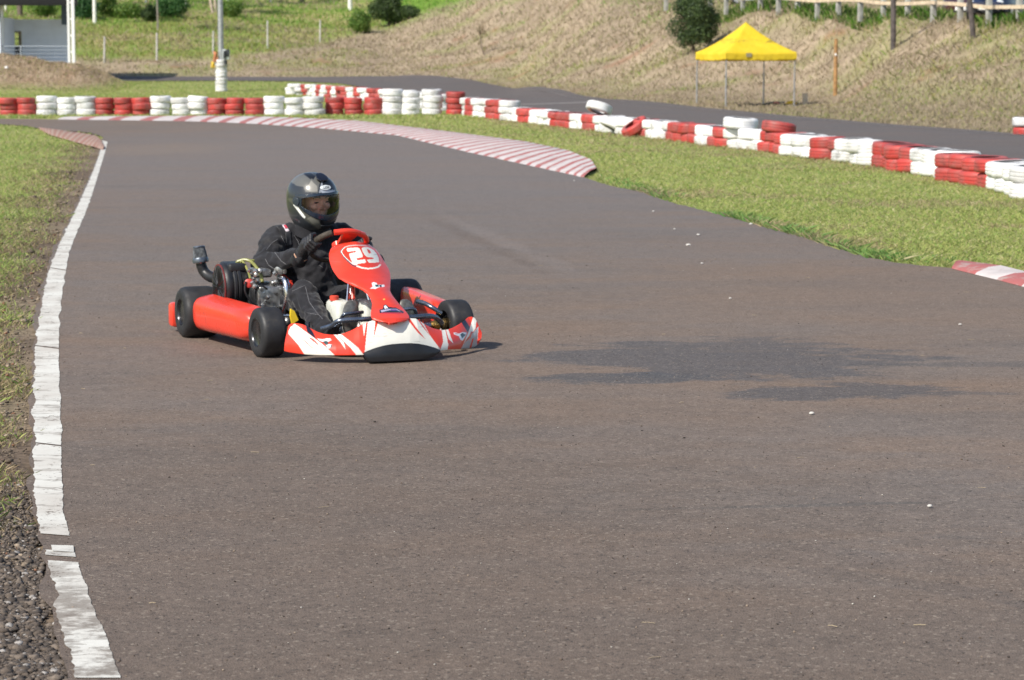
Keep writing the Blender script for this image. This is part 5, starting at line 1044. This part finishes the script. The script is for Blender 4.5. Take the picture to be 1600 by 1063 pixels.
b.add(*rbox(E_(.36, -.34, .375), (.10, .10, .05), .012)); b.revolve([(0, .026), (.05, .026), (.055, .02)], E_(.37, -.30, .385), (0, 0, 1), 18); b.revolve([(0, .030), (.02, .034), (.04, .03), (.045, 0)], E_(.43, -.255, .37), (0, 0, 1), 16); b.build('cylinder_head', M_alu, eng, 40)
b = MB(); b.tube([E_(.45, -.262, .345), E_(.50, -.25, .34), E_(.525, -.248, .30), E_(.53, -.25, .24), E_(.52, -.265, .17)], [.017, .019, .020, .018, .016], 12, 5); b.tube([E_(.50, -.30, .155), E_(.53, -.21, .155)], .014, 10); b.build('exhaust_pipe', M_chrome, eng, 50)
b = MB(); rng_ = random.Random(5)
for k in range(26):
    b = MB()
    f = .44+rng_.uniform(0, .09); l = rng_.uniform(-.44, -.24); u = rng_.uniform(.12, .39); r = rng_.uniform(.006, .014); d_ = Vector((rng_.uniform(-1, 1), rng_.uniform(0, 1), rng_.uniform(-.3, 1))).normalized(); b.revolve([(0, r), (r*1.6, r), (r*1.9, r*.5), (r*1.9, 0)], E_(f-.02, l, u), d_, 7); b.build('bolt', M_alu, eng, 35)
b = MB(); b.ball(E_(.52, -.245, .125), (.022, .02, .022), 2); b.build('drain_plug', M_alu, eng, 35)
b = MB(); b.revolve([(0, .024), (.03, .024), (.034, .018), (.035, 0)], E_(*inv(389, 443, f=.44)), E_(.9, -.3, .1)-E_(0, 0, 0), 18); b.build('oil_cap', simple('red_oil_cap', (.55, .05, .04), .45), eng)
b = MB(); b.tube([E_(*inv(x, y, f=.47)) for x, y in ((384, 440), (383, 455), (390, 468), (402, 477), (416, 481))], .0055, 8, 4); b.tube([E_(*inv(x, y, f=.46)) for x, y in ((398, 440), (402, 452), (404, 462))], .004, 6, 4); b.tube([E_(*inv(x, y, f=.5)) for x, y in ((400, 470), (398, 455), (408, 447), (418, 452))], .005, 6, 4); b.build('cable', M_blackp, eng)
M_hose = simple('yellow_green_hose', (.24, .245, .075), .3, var=.15); hs = lambda P, f, r: b.tube([E_(*inv(x, y, f=ff)) for (x, y), ff in zip(P, f)], r, 8, 6)
b = MB(); hs([(371, 409), (382, 406), (392, 409), (400, 417), (407, 428), (410, 441)], [.28, .3, .33, .38, .42, .45], .009); hs([(362, 424), (368, 413), (373, 408), (378, 410)], [.25, .27, .28, .3], .007); hs([(378, 407), (384, 416), (389, 428), (391, 436)], [.3, .34, .4, .44], .006); hs([(384, 405), (392, 407), (397, 407)], [.3, .3, .3], .006); b.build('fuel_hose', M_hose, eng)
# intake hose and cone air filter
P = [E_(*inv(352, 430, f=.16)), E_(*inv(343, 434.5, f=.08)), E_(*inv(330, 433, f=.02)), E_(*inv(320, 426, f=-.02)), E_(*inv(315, 416, f=-.03)), E_(*inv(313.5, 408, f=-.03))]
b = MB(); b.tube(P, [.030, .032, .030, .029, .029, .027], 16, 5); 
for q, r in ((P[0], .037), (P[1], .039)): b.tube([q, q+(P[1]-P[0]).normalized()*.022], r, 16)
b.build('intake_hose', M_blackp, eng, 50)
d_ = (E_(*inv(310.5, 385, f=-.04))-P[-1]); hgt = d_.length; d_.normalize(); b = MB(); b.revolve([(-.012, .030), (-.004, .034), (.0, .030)], P[-1], d_, 24); b.build('hose_clamp', M_chrome, eng)
b = MB(); u_ = d_.orthogonal().normalized(); v_ = d_.cross(u_); rings = []
for t in np.linspace(.12, .93, 5): rings.append([P[-1]+d_*hgt*t+(u_*math.cos(2*math.pi*k/64)+v_*math.sin(2*math.pi*k/64))*((.041-.011*t)*(1+(.05 if k % 2 else -.05))) for k in range(64)])
b.loft(rings); fl = b.build('air_filter', simple('grey_filter_mesh', (.10, .11, .12), .6, .3, var=.4, scale=60), eng, 20)
b = MB(); b.revolve([(-.01, .036), (-.008, .044), (.008, .046), (.018, .042)], P[-1], d_, 32); b.revolve([(hgt*.90, .032), (hgt*.93, .034), (hgt*1.0, .033), (hgt*1.02, .027), (hgt*1.025, 0)], P[-1], d_, 32); b.build('filter_cap', simple('brushed_filter_cap', (.13, .15, .18), .35, .7), eng, 40)

# ------------------------------------------------------------------ the driver
PF = .20; po = KO+Vector((KF[0]*PF, KF[1]*PF, 0)); man = tag(empty('person', po, KRZ), 'driver in black racing suit, gloves and dark full face helmet steering the red kart', 'person')
P_ = lambda f, l, u: Vector((-l, f-PF, u))
def pw(V): V = np.array([tuple(v) for v in V]); return k2w(V+np.array([0, PF, 0]))
def caps(b, a, c, r0, r1, n=9):
    for t in np.linspace(0, 1, n): b.ball(Vector(a)*(1-t)+Vector(c)*t, r0*(1-t)+r1*t, 2)
def suit_b():
    b = MB(); c = lambda A_, B2, r0, r1, n=9: caps(b, P_(*A_), P_(*B2), r0, r1, n)
    c((.20, -.08, .16), (.20, .10, .16), .125, .125, 5); c((.20, 0, .18), (.17, 0, .40), .15, .14, 7)
    c((.16, -.08, .42), (.16, .08, .42), .12, .12, 5); c((.155, -.10, .485), (.155, .10, .485), .095, .095, 6); c((.16, -.17, .545), (.16, .17, .545), .074, .074, 7); c((.165, -.10, .58), (.165, .10, .58), .055, .055, 5); c((.175, 0, .55), (.21, 0, .635), .098, .080, 5)
    c((.165, -.19, .540), (.29, -.30, .405), .080, .072); c((.29, -.30, .405), (.575, -.185, .475), .068, .047); c((.165, .195, .54), (.31, .31, .40), .078, .066); c((.31, .31, .40), (.575, .155, .47), .062, .042)
    for s in (-1, 1):
        c((.22, s*.09, .16), (.66, s*.195-.005, .262), .100, .088, 11); c((.66, s*.195-.005, .262), (1.04, s*.20-.01, .125), .078, .056, 10)
    return b
def fold(co):
    v = co*1.0; n = mnoise.noise((v.x*16, v.y*10, v.z*16))*.010+mnoise.noise((v.x*38, v.y*24, v.z*40+5))*.0075
    n += -.006*abs(math.sin((v.x*14+v.z*30+mnoise.noise(v*9)*3)))**6
    return n
bS = NB('black_race_suit', .8, 0, .3); cS = bS.mix(bS.ramp(bS.noise(9, 5, .6), .35, .7), (.008, .008, .011), (.018, .018, .022)); cS = bS.mix(bS.ramp(bS.noise(5, 5, .65), .56, .74, 0, .7), cS, (.050, .046, .042)); bS.color(cS); bS.bump(bS.noise(180, 2), .35, .002); bS.b.inputs['Sheen Weight'].default_value = .15
suit = remeshed('race_suit', suit_b(), bS.m, man, .0085, 8, fold)
bvh = BVHTree.FromPolygons([Vector(p) for p in pw([v.co for v in suit.data.vertices])], [tuple(p.vertices) for p in suit.data.polygons])
def cast(px, py, lift=.002):
    d = Vector(ray(px, py)).normalized(); h_, n_, i_, dd = bvh.ray_cast(Vector((0, 0, CAM_H)), d)
    if h_ is None: return None
    q = h_+n_*lift; rel = np.array([q.x-KO.x, q.y-KO.y]); return Vector((-(rel @ KL), rel @ KF-PF, q.z))
b = MB(); SG = (5.907, 380, 340)
for P in ([(290, 320), (350, 400), (405, 440)], [(205, 385), (235, 440), (300, 482)], [(215, 300), (260, 240), (330, 190)], [(470, 165), (505, 220), (520, 260)], [(575, 640), (610, 780), (680, 880), (745, 950)], [(590, 880), (640, 890), (700, 900)], [(480, 60), (520, 110), (560, 130)], [(350, 170), (385, 240), (392, 260)], [(700, 440), (745, 470)], [(560, 170), (590, 160)], [(455, 680), (520, 650), (580, 625)]):
    pts_ = []
    for (a, c) in zip(P[:-1], P[1:]):
        for t in np.linspace(0, 1, 7)[:-1]:
            q = cast((a[0]*(1-t)+c[0]*t)/5.907+380, (a[1]*(1-t)+c[1]*t)/5.907+340, .0006)
            if q is not None: pts_.append(q)
    if len(pts_) > 3 and max((pts_[i+1]-pts_[i]).length for i in range(len(pts_)-1)) < .05: b.tube(pts_, .0013, 5)
b.build('stitching', simple('grey_thread', (.16, .16, .17), .7), suit)
def patch(name, quad, mat, n=8, lift=.004, parent=None):
    V = []; ok = True
    for i in range(n):
        for j in range(n):
            s, t = i/(n-1), j/(n-1); q = [(np.array(quad[0])*(1-s)+np.array(quad[1])*s)*(1-t)+(np.array(quad[3])*(1-s)+np.array(quad[2])*s)*t][0]; r = cast(q[0], q[1], lift)
            if r is None: return
            V.append(r)
    b = MB(); b.add(V, [(i*n+j, i*n+j+1, (i+1)*n+j+1, (i+1)*n+j) for i in range(n-1) for j in range(n-1)]); o = b.build(name, mat, parent or suit, 60); md = o.modifiers.new('t', 'SOLIDIFY'); md.thickness = .002
M_pw = simple('white_patch_cloth', (.62, .55, .60), .7); M_pr = simple('crimson_patch_cloth', (.42, .03, .06), .7)
patch('shoulder_patch', [(440.5, 352.5), (446, 351.5), (452.5, 361.5), (447, 362.5)], M_pw, 6); patch('patch_print', [(443, 353.5), (447.5, 352.5), (450.5, 357.5), (446, 358.8)], M_pr, 6, .007)
patch('strap', [(445.5, 363), (454, 362), (456, 384), (447, 386)], simple('harness_webbing', (.022, .023, .027), .6), 8, .004)
# neck collar, gloves with five fingers round the rim, shoes
b = MB(); b.tube([P_(.195, 0, .575), P_(.205, 0, .60), P_(.212, 0, .632), P_(.222, 0, .660)], [.112, .100, .094, .090], 24, 2); b.build('collar', bS.m, suit, 60)
M_glove = simple('black_glove_leather', (.022, .022, .025), .55, var=.3, scale=40, bump=.2)
def glove(side):
    a0 = math.radians(92 if side < 0 else -84); b = MB(); c = Vector(sw(a0)); tg = (Vector(sw(a0+.05))-Vector(sw(a0-.05))).normalized()
    sh = lambda v: Vector((v[0], v[1]-PF, v[2])); wr = Vector(K(.575, -.185, .475) if side < 0 else K(.575, .155, .47)); n_ = (wr-c); n_ -= tg*n_.dot(tg); n_.normalize(); q = tg.cross(n_)
    if q.z < 0: q = -q
    kn = c+n_*.038+q*.012; caps(b, sh(wr), sh(wr*.35+kn*.65), .037, .040, 5)
    for k in range(4):
        o_ = tg*(-.036+.024*k); L = (.92, 1., .97, .82)[k]; base = kn+o_*.9
        ch = [base, c+o_+q*.034*L+n_*.020, c+o_+q*.030*L-n_*.016, c+o_-q*.004-n_*.031*L, c+o_-q*.026-n_*.012]
        for x0, x1 in zip(ch[:-1], ch[1:]): caps(b, sh(x0), sh(x1), .0115, .0105, 5)
    th = [wr*.4+kn*.6-q*.02, c+n_*.026-q*.026+tg*.03*side*-1, c-q*.020+tg*.052*-side-n_*.006, c-n_*.018-q*.012+tg*.062*-side]
    for x0, x1 in zip(th[:-1], th[1:]): caps(b, sh(x0), sh(x1), .0135, .0115, 5)
    g = remeshed('glove', b, M_glove, man, .004, 3)
    b = MB(); d = (kn-wr).normalized(); b.tube([sh(wr-d*.045), sh(wr-d*.005)], [.047, .046], 20); b.build('cuff', M_blackp, g, 60)
    if side < 0:
        b = MB(); b.revolve([(0, .0405), (.004, .0412), (.008, .0405)], sh(wr+d*.003), d, 24); b.build('wrist_band', simple('bare_wrist', (.55, .33, .23), .5), g)
glove(-1); glove(1)
for s in (-1, 1):
    b = MB(); cc = lambda A_, B2, r0, r1, n=7: caps(b, P_(*A_), P_(*B2), r0, r1, n)
    cc((1.03, s*.20-.01, .13), (1.05, s*.20-.01, .075), .052, .046, 5); cc((1.05, s*.20-.01, .07), (1.14, s*.19-.01, .115), .044, .042); cc((1.14, s*.19-.01, .115), (1.18, s*.185-.01, .165), .040, .030)
    sh_ = remeshed('shoe', b, simple('black_shoe_leather', (.018, .018, .02), .5), man, .008, 4)
    b = MB(); b.box(P_(1.115, s*.195-.012, .148), (.05, .012, .03), Matrix.Rotation(.5, 3, 'X'), bev=.004); b.build('shoe_tab', simple('cream_tab', (.52, .50, .42), .6), sh_)
# head and helmet
HC = Vector(inv(488.5, 311.5, f=.235)); HCp = P_(*HC); HY = math.radians(14); hm = Matrix.Rotation(HY, 3, 'Z') @ Matrix.Rotation(math.radians(-9), 3, 'X') @ Matrix.Rotation(math.radians(3), 3, 'Y')
H_ = lambda x, y, z: HCp+hm @ Vector((x, y, z))
b = MB(); b.ball(H_(0, .012, .0), (.074, .088, .100), 3, 0, hm); b.ball(H_(0, .050, -.055), (.055, .055, .055), 3, 0, hm); b.ball(H_(0, .084, .026), (.052, .024, .014), 2, 0, hm); caps(b, H_(0, .094, .012), H_(0, .122, -.026), .0085, .0135, 6); b.ball(H_(.012, .108, -.028), .009, 2); b.ball(H_(-.012, .108, -.028), .009, 2)
for s in (-1, 1): b.ball(H_(s*.036, .080, -.022), (.024, .020, .022), 2, 0, hm); b.ball(H_(s*.078, .0, -.01), (.012, .025, .033), 2, 0, hm)
b.ball(H_(0, .097, -.062), (.022, .010, .008), 2, 0, hm); b.ball(H_(0, .092, -.078), (.018, .012, .010), 2, 0, hm); caps(b, H_(0, -.01, -.07), P_(.20, 0, .60), .055, .058, 5)
M_skin = simple('skin', (.66, .37, .27), .5, var=.1, scale=25); M_skin.node_tree.nodes['Principled BSDF'].inputs['Subsurface Weight'].default_value = .15; M_skin.node_tree.nodes['Principled BSDF'].inputs['Subsurface Radius'].default_value = (.012, .005, .003)
body = remeshed('body', b, M_skin, man, .0045, 3)
b = MB()
for s in (-1, 1): b.ball(H_(s*.033, .0915, .002), (.016, .008, .0042), 2, 0, hm)
b.build('eye', simple('eye_dark', (.03, .02, .016), .3), body)
b = MB()
for s in (-1, 1): b.tube([H_(s*.014, .1025, .027), H_(s*.034, .1005, .033), H_(s*.054, .088, .026)], [.003, .0042, .002], 6, 3)
b.build('eyebrow', simple('brow_hair', (.06, .035, .02), .8), body)
def hshell(azd, eld, k=1.0):
    a = np.radians(azd); e = np.radians(eld); ce = np.cos(e)
    x = np.sin(a)*ce; y = np.cos(a)*ce; z = np.sin(e)
    rx, ry, rzu, rzd = .128, .150, .145, .182
    rz_ = np.where(z > 0, rzu, rzd); n_ = 2.25
    d = (np.abs(x/rx)**n_+np.abs(y/ry)**n_+np.abs(z/rz_)**n_)**(-1/n_)
    chin = np.exp(-((eld+38)/22.)**2)*np.clip(np.cos(a), 0, 1)**1.6*.024; back = np.exp(-((eld-10)/40.)**2)*np.clip(-np.cos(a), 0, 1)**2*.010
    return np.stack([x*d*k, y*d*k+chin+(-back), z*d*k], -1)
NA, NE = 241, 121; AZ, EL = np.meshgrid(np.linspace(-180, 180, NA), np.linspace(-64, 90, NE), indexing='ij'); PV = hshell(AZ, EL).reshape(-1, 3)
lowv = lambda a, l0, k, w_: l0+k*(np.abs(a)/w_)**1.7
visor_lim = lambda a, e, w_, lo, up, k: (np.abs(a) < w_) & (e > lo+k*(np.abs(a)/w_)**1.7) & (e < up-8*(np.abs(a)/w_)**2)
open_ = visor_lim(AZ, EL, 64, -21, 20.5, 17); inner = lambda P: P
Vh = np.array([tuple(H_(*p)) for p in PV]); hx, hy = proj(pw(Vh)); az_, el_ = AZ.ravel(), EL.ravel()
cols = np.tile(np.array((.030, .034, .040)), (len(PV), 1)); front = np.cos(np.radians(az_+0))*1 > -9
GM = np.array((.115, .115, .108)); LG = np.array((.26, .25, .225)); dk = np.array((.012, .013, .016)); HS = (8.86, 440, 255)
vis = (az_ > -20)   # the side towards the camera
def hp_(P, c, mirror=True):
    k = inpoly(hx, hy, Q(P, *HS)) & (az_ < 175)
    k &= (np.einsum('ij,ij->i', np.gradient(PV, axis=0)*0+PV, PV) > 0)
    nrm = (hm @ Vector((0, 0, 0))); cols[k & face_cam] = c
wN = np.array([tuple(hm @ Vector(p)) for p in PV]); camdir = np.array([*(-(KL) * 0)]) if False else None
toc = np.array([0, 0, CAM_H])-pw(Vh); nw = wN; nwW = np.c_[nw[:, 1]*KF[0]-nw[:, 0]*KL[0], nw[:, 1]*KF[1]-nw[:, 0]*KL[1], nw[:, 2]]; face_cam = np.einsum('ij,ij->i', toc, nwW) > 0
hp_([(110, 250), (240, 130), (400, 110), (480, 190), (540, 240), (520, 300), (500, 420), (330, 400), (300, 330), (200, 310)], GM); hp_([(355, 335), (410, 235), (490, 320), (495, 400), (380, 395)], LG); hp_([(300, 140), (400, 130), (470, 180), (440, 230), (380, 190)], dk)
hp_([(300, 150), (340, 150), (420, 215), (400, 225)], dk); hp_([(80, 500), (140, 560), (200, 650), (330, 790), (470, 900), (540, 940), (550, 860), (490, 740), (400, 700), (250, 600), (190, 520), (120, 480)], np.array((.075, .078, .068))); hp_([(350, 770), (430, 720), (490, 745), (545, 860), (545, 930), (470, 880)], np.array((.15, .15, .13))); hp_([(500, 740), (560, 760), (600, 860), (560, 930), (548, 860)], dk)
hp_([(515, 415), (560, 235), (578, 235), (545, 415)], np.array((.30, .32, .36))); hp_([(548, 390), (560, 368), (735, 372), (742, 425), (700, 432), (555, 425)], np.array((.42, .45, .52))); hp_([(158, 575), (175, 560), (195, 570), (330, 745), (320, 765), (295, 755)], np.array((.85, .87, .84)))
idx = np.arange(NA*NE).reshape(NA, NE); keep = ~(open_[:-1, :-1] | open_[1:, 1:] | open_[1:, :-1] | open_[:-1, 1:]); F = np.stack([idx[:-1, :-1], idx[1:, :-1], idx[1:, 1:], idx[:-1, 1:]], -1)[keep]
me = npmesh('helmet', Vh, F[:, ::-1], cols); me.polygons.foreach_set('use_smooth', [True]*len(me.polygons)); M_helm = vcolmat('helmet_lacquer', .28, .08, 12, 0, .45, 0, .3); helm = link('helmet', me, M_helm, man)
bm = bmesh.new(); bm.from_mesh(me); bmesh.ops.remove_doubles(bm, verts=bm.verts, dist=.0002); bmesh.ops.recalc_face_normals(bm, faces=bm.faces); bm.to_mesh(me); bm.free()
md = helm.modifiers.new('t', 'SOLIDIFY'); md.thickness = .022; md.offset = -1
def shellpatch(name, azr, elr, k, mat, nx=40, ny=24, thick=.003, lim=None, parent=helm):
    A2, E2 = np.meshgrid(np.linspace(*azr, nx), np.linspace(*elr, ny), indexing='ij'); P2 = hshell(A2, E2, k).reshape(-1, 3); V2 = [tuple(H_(*p)) for p in P2]; ii = np.arange(nx*ny).reshape(nx, ny); F2 = np.stack([ii[:-1, :-1], ii[1:, :-1], ii[1:, 1:], ii[:-1, 1:]], -1)
    if lim is not None: c2 = lim(A2, E2); kp = c2[:-1, :-1] & c2[1:, 1:] & c2[1:, :-1] & c2[:-1, 1:]; F2 = F2[kp]
    m2 = npmesh(name, V2, F2.reshape(-1, 4)[:, ::-1]); bm = bmesh.new(); bm.from_mesh(m2); bmesh.ops.delete(bm, geom=[v for v in bm.verts if not v.link_faces], context='VERTS'); bm.to_mesh(m2); bm.free()
    m2.polygons.foreach_set('use_smooth', [True]*len(m2.polygons)); o = link(name, m2, mat, parent)
    if thick: md = o.modifiers.new('t', 'SOLIDIFY'); md.thickness = thick; md.offset = 1
    return o
vg = NB('clear_visor', .04); tb = vg.n('BsdfTransparent'); tb.inputs['Color'].default_value = (.93, .94, .94, 1); gb = vg.n('BsdfGlossy'); gb.inputs['Roughness'].default_value = .04; ms = vg.n('MixShader'); fr = vg.n('Fresnel'); fr.inputs['IOR'].default_value = 1.5; vg.l(fr.outputs[0], ms.inputs[0]); vg.l(tb.outputs[0], ms.inputs[1]); vg.l(gb.outputs[0], ms.inputs[2]); vg.l(ms.outputs[0], vg.t.nodes['Material Output'].inputs['Surface'])
sup = lambda a, e, aw, el_c, eh, p=4: (np.abs(a)/aw)**p+(np.abs(e-el_c)/eh)**p < 1
shellpatch('visor', (-84, 84), (-32, 25), 1.022, vg.m, 90, 40, 0, lambda a, e: visor_lim(a, e, 61, -28, 23, 26))
shellpatch('visor_frame', (-86, 86), (-34, 27), 1.012, simple('visor_seal', (.012, .020, .036), .15, coat=.5), 140, 70, .004, lambda a, e: visor_lim(a, e, 80, -32, 25, 34) & ~visor_lim(a, e, 56, -19.5, 19, 15))
shellpatch('vent', (-22, 22), (47, 74), 1.03, simple('gloss_black_vent', (.010, .012, .022), .15, coat=.5), 24, 20, .012, lambda a, e: sup(a, e, 21, 60, 12, 4)); shellpatch('chin_vent', (-16, 16), (-50, -40), 1.015, M_blackp, 16, 10, .006)
shellpatch('side_pivot', (60, 86), (-8, 14), 1.03, simple('pivot_plastic', (.03, .04, .055), .25), 24, 24, .006, lambda a, e: ((a-73)/11)**2+((e-3)/10)**2 < 1); shellpatch('side_pivot', (-86, -60), (-8, 14), 1.03, bpy.data.materials['pivot_plastic'], 24, 24, .006, lambda a, e: ((a+73)/11)**2+((e-3)/10)**2 < 1)
bd = shellpatch('badge', (-20, 20), (27, 43), 1.012, simple('white_badge', (.72, .76, .78), .3), 40, 24, .002, lambda a, e: ((a)/15.5)**2+((e-35)/5.6)**2 < 1)
cu = bpy.data.curves.new('badge_text', 'FONT'); cu.body = 'BELL'; cu.size = 1; cu.align_x = 'CENTER'; cu.align_y = 'CENTER'; to = bpy.data.objects.new('tmp_text', cu); COL.objects.link(to); dg = bpy.context.evaluated_depsgraph_get(); tm = bpy.data.meshes.new_from_object(to.evaluated_get(dg)); bpy.data.objects.remove(to)
xs = [v.co.x for v in tm.vertices]; hw_ = max(xs)
for v in tm.vertices: a_ = v.co.x/hw_*9.0; e_ = 35+v.co.y*7.2; v.co = H_(*hshell(np.array(a_), np.array(e_), 1.034))
tm.name = 'badge_lettering'; tm.materials.clear(); link('badge_lettering', tm, M_blackp, bd)
